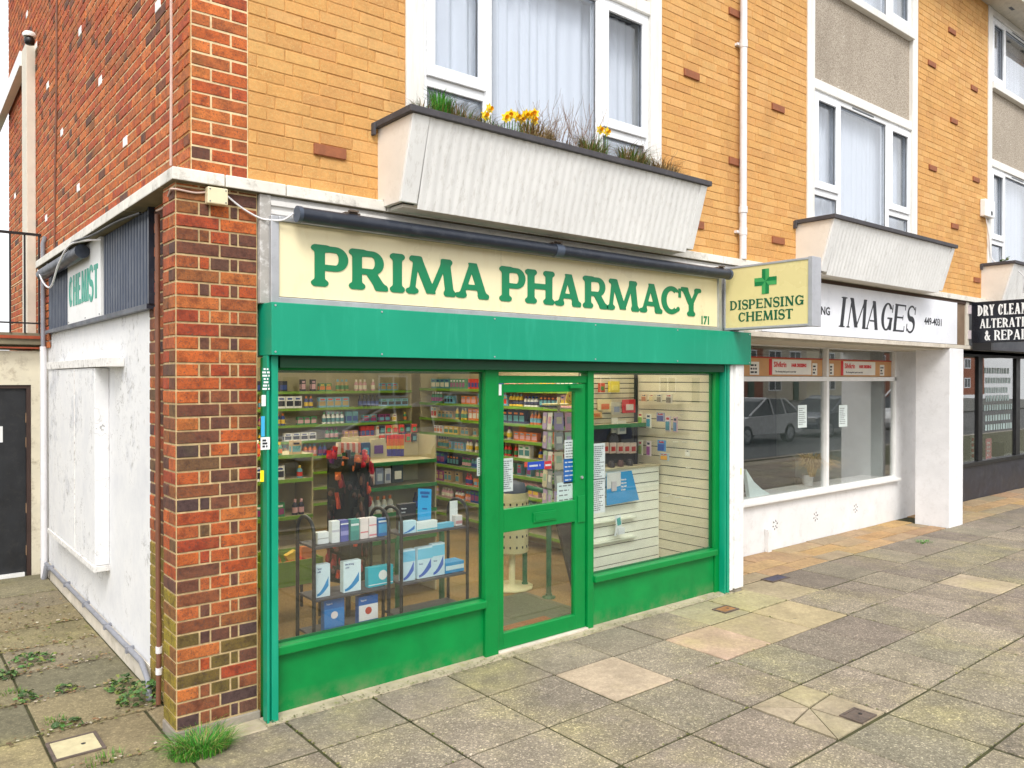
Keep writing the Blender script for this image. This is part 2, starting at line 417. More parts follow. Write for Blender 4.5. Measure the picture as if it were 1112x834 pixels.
# ================================================================== BUILDING
PITCH = .075
RED = [rgb(188,92,44), rgb(198,102,46), rgb(178,82,40), rgb(196,112,56), rgb(172,74,42), rgb(186,98,52), rgb(170,94,50)]
BROWN = [rgb(138,80,50), rgb(122,74,54), rgb(150,92,50), rgb(110,70,54)]
BLUEB = [rgb(98,66,58), rgb(84,62,60), rgb(108,72,58), rgb(116,86,56)]
YEL = [rgb(220,166,98), rgb(223,171,103), rgb(216,161,93), rgb(225,174,108), rgb(219,164,96), rgb(213,158,94)]
RED2 = [rgb(204,104,50), rgb(212,114,54), rgb(196,94,46), rgb(214,122,62), rgb(190,88,48), rgb(200,112,58), rgb(188,106,56)]
def vary(c, a=.1):
    k = 1 + ru(-a, a); return (c[0]*k, c[1]*k*(1+ru(-a, a)*.4), c[2]*k, 1)
def brick(mb, O, u, n, u0, u1, z0, z1, col, d=.006, j=.005, m=0):
    """one brick face with softened edges standing d proud of the mortar; z along world z"""
    e = .0035; jz = ru(-.001, .001); a = [(u0+j, z0+j+jz), (u1-j, z0+j+jz), (u1-j, z1-j+jz), (u0+j, z1-j+jz)]
    q_ = lambda: ru(-.0016, .0016)
    b_ = [(u0+j+e+q_(), z0+j+e+jz+q_()), (u1-j-e+q_(), z0+j+e+jz+q_()), (u1-j-e+q_(), z1-j-e+jz+q_()), (u0+j+e+q_(), z1-j-e+jz+q_())]
    d += ru(-.0015, .0015)
    f = lambda p, h: (O[0]+u[0]*p[0]+n[0]*h, O[1]+u[1]*p[0]+n[1]*h, p[1])
    mb.face([f(p, d) for p in b_], m, col)
    for k in range(4):
        k2 = (k+1) % 4
        mb.face([f(a[k], 0), f(a[k2], 0), f(b_[k2], d), f(b_[k], d)], m, col)
def pick(*w):
    r = rnd()*sum(x for x, _ in w)
    for x, l in w:
        r -= x
        if r <= 0: return vary(random.choice(l))
    return vary(random.choice(w[-1][1]))
def courses(mb, O, u, n, u0, u1, z0, z1, kind, startrow=0, j=.005, first=None, blocks=()):
    z = z0; r = startrow
    while z < z1 - .02:
        if kind == 'stretcher':
            x = u0 - (0 if r % 2 == 0 else .1125) - (.06 if r % 3 == 0 else 0); seq = [.225]
        else:
            seq = [.225, .1125] if r % 2 == 0 else [.1125, .225]; x = u0 if r % 2 == 0 else u0
            if r % 2: pass
        k = 0
        while x < u1:
            wdt = seq[k % len(seq)]; a, b = max(x, u0), min(x+wdt, u1)
            if b - a > .025 and not any(a < q[1]-.001 and b > q[0]+.001 and z < q[3]-.03 and z+PITCH > q[2]+.03 for q in blocks):
                if kind == 'stretcher': c = vary(random.choice(YEL), .045)
                else:
                    c = pick((16, RED2), (1.0, BROWN), (.08, BLUEB)) if wdt > .2 else pick((12, RED2), (1.8, BROWN), (.1, BLUEB))
                brick(mb, O, u, n, a, b, z, min(z+PITCH, z1), c, d=(.004 if kind == 'stretcher' else .006), j=j)
            x += wdt; k += 1
        z += PITCH; r += 1
FY, SX = .03, .09           # upper front face, upper side face
ZL0, ZL1 = 3.08, 3.15       # concrete ledge
ZT = 7.45
XEND = 17.5
bld = thing('apartment_block', 'orange and red brick flats over a row of shops with white window bays', 'building', (8, 4, 0))
BAYS = [1.482, 6.46, 11.35]; BW = 2.6
# --- upper front wall: mortar backing + bricks between the bays
back = MB(); fr = MB()
segs = [(.415, BAYS[0]), (BAYS[0]+BW-.03, BAYS[1]), (BAYS[1]+BW+.04, BAYS[2]), (BAYS[2]+BW, XEND)]
for a, b in segs: q = MB(); q.box(SX if a < 1 else a, b, FY, .25, ZL1, ZT); q.build('front_wall', M_mortar_y, bld)
for i, (a, b) in enumerate(segs):
    courses(fr, (0, FY, 0), (1,0), (0,-1), a, b, ZL1+.004, ZT, 'stretcher', startrow=i, j=.0028)
fr.build('front_brickwork', M_yellow, bld)
qb = MB(); courses(qb, (0, FY, 0), (1,0), (0,-1), SX, .415, ZL1+.004, ZT, 'flem', startrow=0)
qb.build('corner_brickwork', M_brick, bld)
qm = MB(); qm.box(SX+.002, .4145, FY-.0015, FY+.01, ZL1, ZT); qm.build('corner_mortar', M_mortar_l, bld)
# --- upper side wall
sb = MB(); courses(sb, (SX, 0, 0), (0,1), (-1,0), FY, 7.28, ZL1+.004, ZT, 'flem', startrow=1, j=.0062)
sb.build('side_brickwork', M_brick, bld)
sm_ = MB(); sm_.box(SX, .3, .25, 7.28, ZL1, ZT); sm_.box(SX, .3, 4.9, 7.28, 2.3, ZL1); sm_.build('side_wall_mortar', M_mortar_l, bld)
s2 = MB(); courses(s2, (SX, 0, 0), (0,1), (-1,0), 4.4, 7.28, 2.3, ZL1, 'flem', startrow=0); s2.build('lower_side_brickwork', M_brick, bld)
# --- pier
pr = MB(); mo = MB()
PW, PD = .457, .225
mo.box(0, PW, 0, PD, .02, ZL0); mo.box(.1, .25, PD, .885, .0, ZL0)
mo.build('pier_mortar', M_mortar, bld)
z = .06; r = 0
patA = [0, .24, .457]; patB = [0, .125, .185, .297, .345, .457]; 
while z < ZL0-.01:
    pat = patA if r % 2 else patB
    for a, b in zip(pat[:-1], pat[1:]):
        wd = b-a
        c = pick((5, RED), (2.6, BROWN), (.9, BLUEB)) if wd > .2 else (pick((2, RED), (3, BROWN), (2, BLUEB)) if wd < .08 else pick((6, RED), (1.4, BROWN), (.7, BLUEB)))
        if z < .6 and a < .3 and rnd() < .3: c = vary(rgb(110, 92, 44))
        brick(pr, (0,0,0), (1,0), (0,-1), a, b, z, min(z+PITCH, ZL0), c)
    ps = [0, .1125, PD] if r % 2 else [0, PD]
    for a, b in zip(ps[:-1], ps[1:]):
        c = pick((4, RED), (3, BROWN), (1, BLUEB))
        if z < .8: c = vary(rgb(150, 132, 40) if rnd() < .6 else rgb(140, 96, 48))
        brick(pr, (0,0,0), (0,1), (-1,0), a, b, z, min(z+PITCH, ZL0), c)
    x = PD; k = r % 2
    while x < .885:
        wd = .225 if k % 2 else .1125
        c = pick((4, RED), (3, BROWN), (1, BLUEB))
        if z < .9: c = vary(rgb(150, 130, 48))
        brick(pr, (.1,0,0), (0,1), (-1,0), x, min(x+wd, .885), z, min(z+PITCH, ZL0), c); x += wd; k += 1
    z += PITCH; r += 1
pr.build('brick_pier', M_brick_low, bld)
M_conc = paint('weathered_concrete', rgb(150, 142, 130), .9, .2, dirt=rgb(90, 88, 70), scale=8, bmp=.5)
ft = MB(); ft.box(-.012, .47, -.014, PD, -.02, .055); ft.build('pier_footing', M_conc, bld, bevel=.006)
# --- ledge (string course) wrapping the corner, cast in lengths with dark joints
M_ledge = paint('peeling_white_masonry_paint', rgb(226, 222, 212), .7, .1, dirt=rgb(105, 102, 88), dirt_amt=.8, scale=4, bmp=.4)
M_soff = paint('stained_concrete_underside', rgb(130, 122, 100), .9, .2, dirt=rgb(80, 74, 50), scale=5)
lg = MB(); xs_ = [-.03, .26, .62, 1.3, 2.5, 3.7, 4.9, 6.1, 7.3, 8.5, 9.7, 10.9, 12.1, 13.3, 14.5, 15.7, XEND]
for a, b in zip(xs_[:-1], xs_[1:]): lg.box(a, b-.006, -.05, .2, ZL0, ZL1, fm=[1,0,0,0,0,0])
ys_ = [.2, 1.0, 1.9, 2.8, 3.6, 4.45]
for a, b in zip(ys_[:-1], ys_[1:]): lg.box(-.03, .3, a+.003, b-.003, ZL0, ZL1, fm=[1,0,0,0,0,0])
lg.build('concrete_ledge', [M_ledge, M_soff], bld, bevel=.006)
# --- rendered ground floor side wall
m, nt, b = nodes('flaking_white_render'); L = nt.links
n1 = noise(nt, 2.2, 6, .7); n2 = noise(nt, 14, 8, .8); n3 = noise(nt, 1.1, 3, .5)
v = N(nt, 'ShaderNodeTexVoronoi', feature='DISTANCE_TO_EDGE'); v.inputs['Scale'].default_value = 2.2
tc = N(nt, 'ShaderNodeTexCoord'); vn = noise(nt, 3, 4, .6)
ad = N(nt, 'ShaderNodeVectorMath', operation='ADD'); L.new(tc.outputs['Object'], ad.inputs[0]); L.new(vn.outputs['Color'], ad.inputs[1]); L.new(ad.outputs[0], v.inputs['Vector'])
crk = ramp(nt, v.outputs['Distance'], [(0, W(.8)), (.006, W(0))])
gate = ramp(nt, n3.outputs['Fac'], [(.48, W(0)), (.55, W(1))])
ck = N(nt, 'ShaderNodeMath', operation='MULTIPLY'); L.new(crk.outputs[0], ck.inputs[0]); L.new(gate.outputs[0], ck.inputs[1])
c = ramp(nt, n1.outputs['Fac'], [(.3, rgb(210, 211, 214)), (.55, rgb(226, 226, 226)), (.72, rgb(190, 192, 198))]).outputs[0]
fl = ramp(nt, n2.outputs['Fac'], [(.54, W(0)), (.60, W(.7))])
gt2 = ramp(nt, n1.outputs['Fac'], [(.48, W(0)), (.62, W(1))]); fm_ = N(nt, 'ShaderNodeMath', operation='MULTIPLY'); L.new(fl.outputs[0], fm_.inputs[0]); L.new(gt2.outputs[0], fm_.inputs[1])
c = mixc(nt, fm_.outputs[0], c, rgb(138, 134, 128)); c = mixc(nt, ck.outputs[0], c, rgb(90, 85, 80))
L.new(c, b.inputs['Base Color']); b.inputs['Roughness'].default_value = .8; bump(nt, n2.outputs['Fac'], b, .35, .006)
M_render = m
rw = MB(); rw.box(.1, .3, .885, 4.93, .15, 2.455); rw.build('rendered_side_wall', M_render, bld)
M_plinth = paint('damp_cream_plinth', rgb(214, 206, 192), .9, .12, dirt=rgb(120, 118, 80), dirt_amt=.7, scale=3, bmp=.5)
pl = MB(); pl.box(.092, .3, .885, 4.93, -.02, .148); pl.build('plinth', M_plinth, bld)
# boxed out panel on the side wall
bx = MB(); bx.box(0, .1, 2.0, 3.93, .60, 2.08); bx.build('boarded_window_box', M_render, bld, bevel=.006)
M_peel = paint('peeling_paint_edge', rgb(228, 226, 222), .8, .1, dirt=rgb(70, 45, 35), dirt_amt=1, scale=9, bmp=.6)
e = MB(); e.box(-.012, .1, 1.55, 3.97, 2.085, 2.15); e.box(-.012, .1, 1.985, 3.95, .555, .598)
e.box(-.006, .0, 2.72, 2.735, .6, 2.08)
e.build('window_box_trim', M_peel, bld, bevel=.004)
# cladding: corrugated dark panels and beading
M_clad = paint('blue_grey_cladding', rgb(54, 64, 82), .45, .12, dirt=rgb(110, 118, 130), dirt_amt=.6, scale=5, streak=(6, 6, .8))
cl = MB(); y = .79
while y < 4.39:
    if not (2.0 < y < 3.3):
        prof = [(0, 0), (.012, .018), (.05, .018), (.062, 0), (.075, 0)]
        for (a, d0), (b_, d1) in zip(prof[:-1], prof[1:]):
            cl.face([(.09-d0, y+a, 2.475), (.09-d0, y+a, 3.07), (.09-d1, y+b_, 3.07), (.09-d1, y+b_, 2.475)])
    y += .075
cl.box(.09, .3, .78, 4.42, 2.455, 3.08)
cl.build('corrugated_cladding', M_clad, bld)
cb = MB(); cb.box(.05, .2, .775, 4.43, 2.44, 2.472); cb.box(.06, .2, .765, .79, 2.472, 3.08); cb.build('cladding_trim', M_dark, bld)
# --- beyond: rear of side wall under balcony
# --- white projecting header bricks on the side wall, and brown projecting bricks on the front
M_whdr = paint('white_painted_brick', rgb(238, 238, 236), .6, .04)
M_brhdr = paint('brown_projecting_brick', rgb(150, 92, 62), .85, .15, scale=20, bmp=.4)
for px, py in [(172.6,6),(88,34),(52.6,93),(110,88),(68,144),(137,154),(86,204),(30,16),(17,213),(51,237),(40,50)]:
    p = at(px, py, 0, SX); q = MB(); q.box(SX-.010, SX, p.y-.052, p.y+.052, p.z-.033, p.z+.033); q.build('projecting_white_brick', M_whdr, bld, bevel=.003)
for px, py in [(798,16),(750,79),(844,115),(798,178),(844,260),(755,241),(1033,32),(1011,68),(1057,96),(1035,134),(1012,180),(1059,198),(1036,247),(357.6,159),(1060,302)]:
    p = at(px, py, 1, FY); zc = ZL1+.004+PITCH*(round((p.z-ZL1-.004)/PITCH-.5)+.5)
    q = MB(); q.box(p.x-.108, p.x+.108, FY-.022, FY, zc-.033, zc+.033); q.build('projecting_brown_brick', M_brhdr, bld, bevel=.003)
# --- window bays
M_pebble = attr_mat('pebble', .95)
m, nt, b = nodes('pebble_dash_panel'); L = nt.links
n1 = noise(nt, 70, 4, .8); n2 = noise(nt, 1.5, 4, .6, scl=(1, 1, .4)); n3 = noise(nt, 12, 2, .5)
c = ramp(nt, n1.outputs['Fac'], [(.35, rgb(112, 102, 90)), (.5, rgb(172, 160, 144)), (.68, rgb(206, 196, 180))]).outputs[0]
c = mixc(nt, ramp(nt, n2.outputs['Fac'], [(.5, W(0)), (.75, W(.45))]).outputs[0], c, rgb(120, 108, 92)); c = mixc(nt, ramp(nt, n3.outputs['Fac'], [(.74, W(0)), (.77, W(.8))]).outputs[0], c, rgb(235, 230, 220))
L.new(c, b.inputs['Base Color']); b.inputs['Roughness'].default_value = .95; bump(nt, n1.outputs['Fac'], b, .7, .008); M_pebble = m
M_post = paint('white_bay_timber', rgb(230, 228, 222), .5, .05, dirt=rgb(180, 170, 150), dirt_amt=.4, scale=2, streak=(5,5,.5))
M_cur = paint('net_curtain_fabric', rgb(222, 230, 236), .9, .06, scale=4)
m, nt, b = nodes('net_curtain'); L = nt.links
t_ = N(nt, 'ShaderNodeBsdfTransparent'); dm = N(nt, 'ShaderNodeMixShader'); dm.inputs[0].default_value = .9
b.inputs['Base Color'].default_value = rgb(244, 246, 248); b.inputs['Roughness'].default_value = 1
L.new(t_.outputs[0], dm.inputs[1]); L.new(b.outputs[0], dm.inputs[2]); L.new(dm.outputs[0], nt.nodes['Material Output'].inputs['Surface']); M_cur = m
M_rub = paint('grey_gasket', rgb(96, 100, 106), .6, .05)
def curtain(x0, x1, z0, z1, y, amp=.03, pitch=.11, label='', slant=0, group=None):
    mb = MB(); n = int((x1-x0)/.012); ph = ru(0, 6)
    A = []; 
    for i in range(n+1):
        x = x0+(x1-x0)*i/n
        A.append((x, y+amp*math.sin(2*math.pi*x/pitch+ph+1.9*math.sin(x*4.3+ph)+.8*math.sin(x*11))*(.65+.35*math.sin(x*3.1+ph))+.4*amp*math.sin(x*23)))
    for i in range(n):
        (xa, ya), (xb, yb) = A[i], A[i+1]
        nz = 6
        for k in range(nz):
            t0, t1 = k/nz, (k+1)/nz; za, zb = z0+(z1-z0)*t0, z0+(z1-z0)*t1
            s0, s1 = slant*t0, slant*t1; f0, f1 = (.8+.4*(1-t0)), (.8+.4*(1-t1))
            mb.face([(xa-s0, y+(ya-y)*f0, za), (xb-s0, y+(yb-y)*f0, za), (xb-s1, y+(yb-y)*f1, zb), (xa-s1, y+(ya-y)*f1, zb)], sm=True)
    return tag(mb.build('net_curtain', M_cur), label, 'curtain', group)
def casement(L_, z0, zt, zs, x0, x1, glz0, glz1, par_name='window'): pass
def window(L_, zb, zt, low, label):
    """three-light uPVC window as a part of the building: frame, sashes, panes"""
    f = MB(); y0, y1 = .045, .12
    a, b_ = L_+.14, L_+2.46
    f.box(a, a+.045, y0, y1, zb, zt); f.box(b_-.05, b_, y0, y1, zb, zt)
    f.box(a+.045, b_-.05, y0, y1, zt-.055, zt); f.box(a+.045, b_-.05, y0, y1, zb, zb+.05)
    f.box(L_+.665, L_+.745, y0, y1, zb+.05, zt-.055); f.box(L_+1.82, L_+1.90, y0, y1, zb+.05, zt-.055)
    if low:
        f.box(a+.045, L_+.665, y0, y1, low-.08, low); f.box(L_+1.90, b_-.05, y0, y1, low-.08, low)
    win = f.build('window', M_upvc, bld, bevel=.005)
    win['_w'] = list(Vector(bld['_w']))
    for (x0, x1, zz0, zz1, sash) in ((a+.045, L_+.665, low or zb+.05, zt-.055, True), (L_+1.90, b_-.05, low or zb+.05, zt-.055, True)):
        s_ = MB(); t = .055 if x0 < L_+1 else .05
        s_.frame(x0-.012, x1+.012, zz0-.012, zz1+.01, y0-.022, y0-.001, t+.01, tb=t+.03)
        s_.build('sash', M_upvc, win, bevel=.005)
        g_ = MB(); g_.frame(x0+t-.008, x1-t+.008, zz0+t+.012, zz1-t+.008, y0+.012, y0+.02, .008); g_.build('gasket', M_rub, win)
    gl = MB(); gl.box(a+.03, b_-.03, y0+.03, y0+.034, zb+.03, zt-.03); gl.build('pane', M_glu, win)
    g2 = MB(); g2.frame(L_+.746, L_+1.819, zb+.051, zt-.056, y0+.012, y0+.02, .009)
    if low: g2.frame(a+.046, L_+.664, zb+.051, low-.081, y0+.012, y0+.02, .009); g2.frame(L_+1.901, b_-.051, zb+.051, low-.081, y0+.012, y0+.02, .009)
    g2.build('gasket', M_rub, win)
    v_ = MB(); v_.box(L_+1.0, L_+1.5, y0-.004, y0, zt-.034, zt-.018); v_.build('trickle_vent', M_rub, win)
    return win
for i, L_ in enumerate(BAYS):
    p = MB(); p.box(L_, L_+.14, .012, .25, ZL1, ZT-.001); p.box(L_+BW-.14, L_+BW, .012, .25, ZL1, ZT-.001)
    p.box(L_+.14, L_+BW-.14, .02, .25, 5.14, 5.25); p.box(L_+.14, L_+BW-.14, -.015, .25, 6.275, 6.36); p.box(L_+.14, L_+BW-.14, .02, .25, 7.36, ZT-.001)
    p.box(L_+.14, L_+BW-.14, .03, .25, ZL1, 3.60)
    p.build('bay_timber', M_post, bld, bevel=.006)
    q = MB(); q.box(L_+.14, L_+BW-.14, .06, .2, 5.25, 6.275); q.build('pebble_dash_panel', M_pebble, bld)
    window(L_, 3.60, 5.14, 4.085, ''); window(L_, 6.36, 7.36, None, '')
wh = ['first floor window above the pharmacy planter', 'first floor window above the hairdresser planter', 'first floor window at the far right']
b0, b1, b2 = BAYS
curtain(b0+.15, b0+.80, 3.62, 5.12, .19, label='white net curtain drawn across the left casement of the first floor window above the pharmacy')
curtain(b0+.85, b0+1.98, 3.62, 5.12, .20, label='white net curtain hanging behind the middle pane of the window above the pharmacy', slant=.0)
curtain(b0+2.12, b0+2.45, 3.62, 5.12, .23, amp=.015, label='narrow strip of net curtain at the right casement of the window above the pharmacy')
for L_, nm in ((b1, 'above the hairdresser'), (b2, 'at the right edge of the picture')):
    curtain(L_+.15, L_+2.45, 3.62, 5.12, .2, amp=.02, pitch=.09, label='white net curtain filling the first floor window ' + nm)
    curtain(L_+.15, L_+2.45, 6.38, 7.34, .22, amp=.02, pitch=.09, label='pale curtain behind the second floor window ' + nm)
# rooms behind the upper windows
M_room = paint('pale_room_wall', rgb(165, 165, 178), .9, .05)
rm = MB(); rm.box(.3, XEND, 1.6, 1.7, 3.2, 7.4); rm.box(.3, XEND, .25, 1.6, 3.16, 3.2); rm.box(.3, XEND, .25, 1.6, 5.5, 5.6); rm.box(.3, XEND, .25, 1.6, 7.4, 7.45)
rm.build('upper_rooms', M_room, bld)
# --- eaves
M_eave = paint('painted_soffit_board', rgb(206, 200, 186), .7, .08, dirt=rgb(120,112,95), dirt_amt=.5)
ev = MB(); ev.box(-.2, XEND, -.30, .3, ZT, ZT+.04); ev.box(-.2, XEND, -.36, -.30, ZT-.03, ZT+.2); ev.box(-.2, .3, .3, 7.3, ZT, ZT+.04)
ev.build('eaves', M_eave, bld)
x = .5; vt = MB()
while x < XEND: vt.box(x, x+.14, -.17, -.13, ZT-.004, ZT-.001); x += .62
vt.build('soffit_vents', M_rub, bld)
rf = MB(); rf.prism([(-.36, ZT+.2), (8.5, ZT+.2), (4.0, ZT+2.2)], 0, -.2, XEND); rf.build('roof', paint('grey_roof_tiles', rgb(96, 88, 84), .9, .2, scale=20), bld)
# --- body of the block (back and the floor between shop and flats)
M_in = paint('plain_plaster', rgb(200, 196, 186), .9, .05)
bd = MB(); bd.box(.3, XEND, 5.25, 7.28, 0, ZT-.002); bd.box(.3, XEND, .2, 5.25, 2.62, 3.16); bd.box(5.0, 5.12, .05, 5.25, .0, 2.62); bd.box(.3, .4, .3, 5.25, -.02, 2.62)
bd.box(.46, 5.3, .06, .2, 2.13, 3.08)
bd.box(5.3, XEND, .06, .2, 2.46, 3.08); bd.box(5.12, XEND, .2, .9, 2.42, 2.62)
bd.box(10.40, 10.6, .80, 5.25, 0, 2.42); bd.box(12.1, 12.2, .9, 5.25, 0, 2.42); bd.box(XEND-.1, XEND-.002, .82, 5.25, 0, 2.6)
bd.build('inner_walls', M_in, bld)
# ------------------------------------------------------------------ pipes, cables, boxes on the block
M_pipe_w = paint('white_plastic_pipe', rgb(226, 224, 226), .4, .06, dirt=rgb(160,155,150), dirt_amt=.4, scale=2)
M_pipe_b = paint('brown_painted_pipe', rgb(120, 78, 58), .6, .15, dirt=rgb(90, 60, 45), dirt_amt=.6)
M_pipe_g = paint('grey_conduit', rgb(140, 142, 150), .5, .1, dirt=rgb(100,98,90), dirt_amt=.5)
dp = thing('drainpipe', 'white plastic drainpipe running down the orange brickwork between two window bays', 'drainpipe', (5.22, -.03, 3.15))
q = MB(); q.tube([(5.222, -.035, 3.155), (5.222, -.035, 5.2), (5.222, -.035, 7.44)], .034, 14); q.build('pipe', M_pipe_w, dp)
for zz in (5.22, 3.42, 6.4):
    q = MB(); q.tube([(5.222, -.035, zz-.035), (5.222, -.035, zz+.035)], .039, 14); q.box(5.165, 5.28, -.008, .03, zz-.012, zz+.012); q.build('bracket', M_pipe_w, dp)
q = MB(); q.tube([(5.222, -.035, 3.60), (5.222, -.035, 3.66)], .042, 14); q.build('collar', M_pipe_w, dp)
dp = thing('corner_pipe', 'thin brown rusty pipe in the corner behind the brick pier', 'pipe', (.06, .56, 0))
q = MB(); q.tube([(.062, .575, 3.0), (.062, .575, .62), (.062, .555, .5), (.055, .55, .02)], .015, 10); q.build('pipe', M_pipe_b, dp)
for zz in (.35, .22): 
    q = MB(); q.tube([(.06, .553, zz-.02), (.06, .553, zz+.02)], .020, 10); q.build('pipe_joint', M_pipe_w, dp)
def cable(name, pts, r, mat, label, cat='cable', group=None):
    # Catmull-Rom through the points
    P = [Vector(p) for p in pts]; out = []
    for i in range(len(P)-1):
        p0, p1, p2, p3 = P[max(i-1,0)], P[i], P[i+1], P[min(i+2, len(P)-1)]
        for k in range(6):
            t = k/6; out.append(.5*((2*p1)+(-p0+p2)*t+(2*p0-5*p1+4*p2-p3)*t*t+(-p0+3*p1-3*p2+p3)*t**3))
    out.append(P[-1]); q = MB(); q.tube(out, r, 7); return tag(q.build(name, mat), label, cat, group)
cable('wall_cable', [at(62,0,0,SX-.012), at(61.5,100,0,SX-.012), at(60,200,0,SX-.012), at(59.5,282,0,SX-.012)], .011, M_pipe_b, 'dark thin cable running down the far part of the red brick side wall')
cable('wall_cable', [at(186,0,0,SX-.012), at(186.2,60,0,SX-.012), at(186,120,0,SX-.012), at(185.8,180,0,SX-.012)], .009, paint('pinkish_cable', rgb(205,178,165), .6), 'pale thin cable running down the side wall close to its front corner')
cable('fascia_cable', [(.055,.57,3.02), (.03,.3,3.0), (-.012,.06,3.03), (-.012,-.012,3.035), (.1,-.014,3.03), (.17,-.016,3.045)], .006, paint('pinkish_cable', rgb(205,178,165), .6), 'pale cable crossing the top of the brick pier into a junction box')
cable('fascia_cable', [(.26,-.016,3.05), (.36,-.022,2.98), (.46,-.03,2.935), (.52,-.06,2.925), (.58,-.09,2.93), (.63,-.12,2.97)], .006, M_pipe_w, 'white and grey cable sagging from the junction box to the dark strip light')
jb = thing('junction_box', 'small cream plastic junction box under the ledge on the brick pier', 'junction box', (.21, -.02, 3.03))
q = MB(); q.box(.155, .268, -.06, -.006, 2.975, 3.068); q.build('cover', plastic('cream_plastic', rgb(226,214,178), .4), jb, bevel=.006)
q = MB()
for a, b_ in ((.168, 2.988), (.255, 2.988), (.168, 3.055), (.255, 3.055)): q.tube([(a, -.062, b_), (a, -.0595, b_)], .004, 8)
q.build('screws', M_rub, jb)
# grey conduit along the render wall
cd = thing('wall_conduit', 'grey metal pipe along the foot of the white rendered wall ending in an elbow', 'pipe', (.07, 2.6, .15))
q = MB(); q.tube([(.07, 4.86, .145), (.07, 2.6, .15), (.07, 1.0, .152), (.055, .78, .10), (.04, .70, .04), (.04, .695, -.01)], .018, 10); q.build('pipe', M_pipe_g, cd)
for yy in (4.3, 3.5, 2.7, 1.95, 1.3): q = MB(); q.box(.045, .098, yy-.012, yy+.012, .128, .172); q.build('clip', M_pipe_g, cd)
q = MB(); q.tube([(.06, 4.45, .14), (.05, 4.47, .05), (.04, 4.5, -.01)], .025, 10); q.build('elbow', M_pipe_g, cd)
# alarm / phone box at right
ab = thing('alarm_box', 'white plastic bell box on the orange brick beside the far right window', 'alarm box', (11.25, .0, 4.75))
p0 = at(1066, 216, 1, .0); p1 = at(1076, 238, 1, .0)
q = MB(); q.box(p0.x, p1.x, -.055, .024, p1.z, p0.z); q.build('casing', M_upvc, ab, bevel=.012)
q = MB(); q.tube([(p1.x-.12, -.057, p1.z+.06), (p1.x-.12, -.054, p1.z+.06)], .035, 12); q.build('lens', M_black, ab)
cable('alarm_cable', [(11.2,-.01,p1.z), (11.28,-.02,4.1), (11.42,-.02,3.75), (11.34,-.3,3.6), (11.45,-.42,3.45), (11.6,-.36,3.25)], .008, M_pipe_w, 'loose white cable hanging from the bell box over the far right planter')
# ------------------------------------------------------------------ planter boxes
M_plw = paint('white_corrugated_sheet', rgb(234, 234, 232), .6, .04, dirt=rgb(160, 152, 138), dirt_amt=.6, scale=3, streak=(5,5,.6))
M_plc = paint('cream_planter_cheek', rgb(228, 222, 212), .6, .05, dirt=rgb(190,180,160), dirt_amt=.4, scale=3)
M_rail = paint('dark_felt_edging', rgb(72, 70, 74), .8, .15, dirt=rgb(110,105,100), dirt_amt=.5, scale=12, bmp=.4)
M_soil = paint('dry_soil', rgb(92, 74, 52), .95, .3, scale=15, bmp=.8)
def planter(dx, label):
    t = thing('planter_box', label, 'planter', (dx+1.45, -.2, 3.08))
    xl, xr = dx-.21, dx+2.70; yt, yb = -.40, -.25; zt, zb = 3.625, 3.11
    q = MB()
    for x0, x1 in ((xl, xl+.03), (xr-.03, xr)):
        q = MB(); q.prism([(.029, 3.155), (.029, zt), (yt+.02, zt), (yb+.02, zb), (-.052, zb), (-.052, 3.155)], 0, x0, x1); q.build('cheek', M_plc, t, bevel=.003)
    # front: sloping corrugated sheet between plain margins
    q = MB(); n = 38; a, b_ = xl+.13, xr-.09; V = []; 
    for i in range(n*6+1):
        f = i/(n*6); x = a+(b_-a)*f; d = .0024*math.sin(2*math.pi*f*n)+.0016*math.sin(f*17)
        V.append(((x, yt+.006-d, zt), (x, yb+.006-d, zb-.03)))
    for i in range(len(V)-1): q.face([V[i][1], V[i+1][1], V[i+1][0], V[i][0]], sm=True)
    q.prism([(yt+.03, zt), (yt+.05, zt), (yb+.05, zb), (yb+.03, zb)], 0, a, b_)
    q.build('corrugated_front', M_plw, t)
    q = MB()
    for x0, x1 in ((xl+.002, xl+.125), (xr-.088, xr-.002)): q = MB(); q.prism([(yt-.002, zt-.001), (yt+.019, zt-.001), (yb+.019, zb+.001), (yb-.002, zb+.001)], 0, x0, x1); q.build('front_margin', M_plw, t, bevel=.003)
    q = MB(); q.box(xl-.03, xr+.03, yt-.025, yt+.02, zt, zt+.042); q.box(xl-.03, xl+.02, yt+.02, .028, zt, zt+.042); q.box(xr-.02, xr+.03, yt+.02, .028, zt, zt+.042)
    q.box(xl-.05, xl-.031, -.01, .028, zt-.05, zt+.03)
    q.build('edging', M_rail, t, bevel=.004)
    q = MB(); q.box(xl+.031, xr-.031, yt+.08, .028, zt-.09, zt-.03); q.build('soil', M_soil, t)
    q = MB(); q.box(xl+.05, xr-.05, yb+.05, .02, zb-.02, zb); q.build('base', M_plc, t)
    return t
planter(BAYS[0], 'white corrugated planter box with daffodils and grasses under the window above the pharmacy')
planter(BAYS[1], 'white corrugated planter box with hardly any plants under the window above the hairdresser')
planter(BAYS[2], 'cream and grey planter box under the far right window, cut by the picture edge')
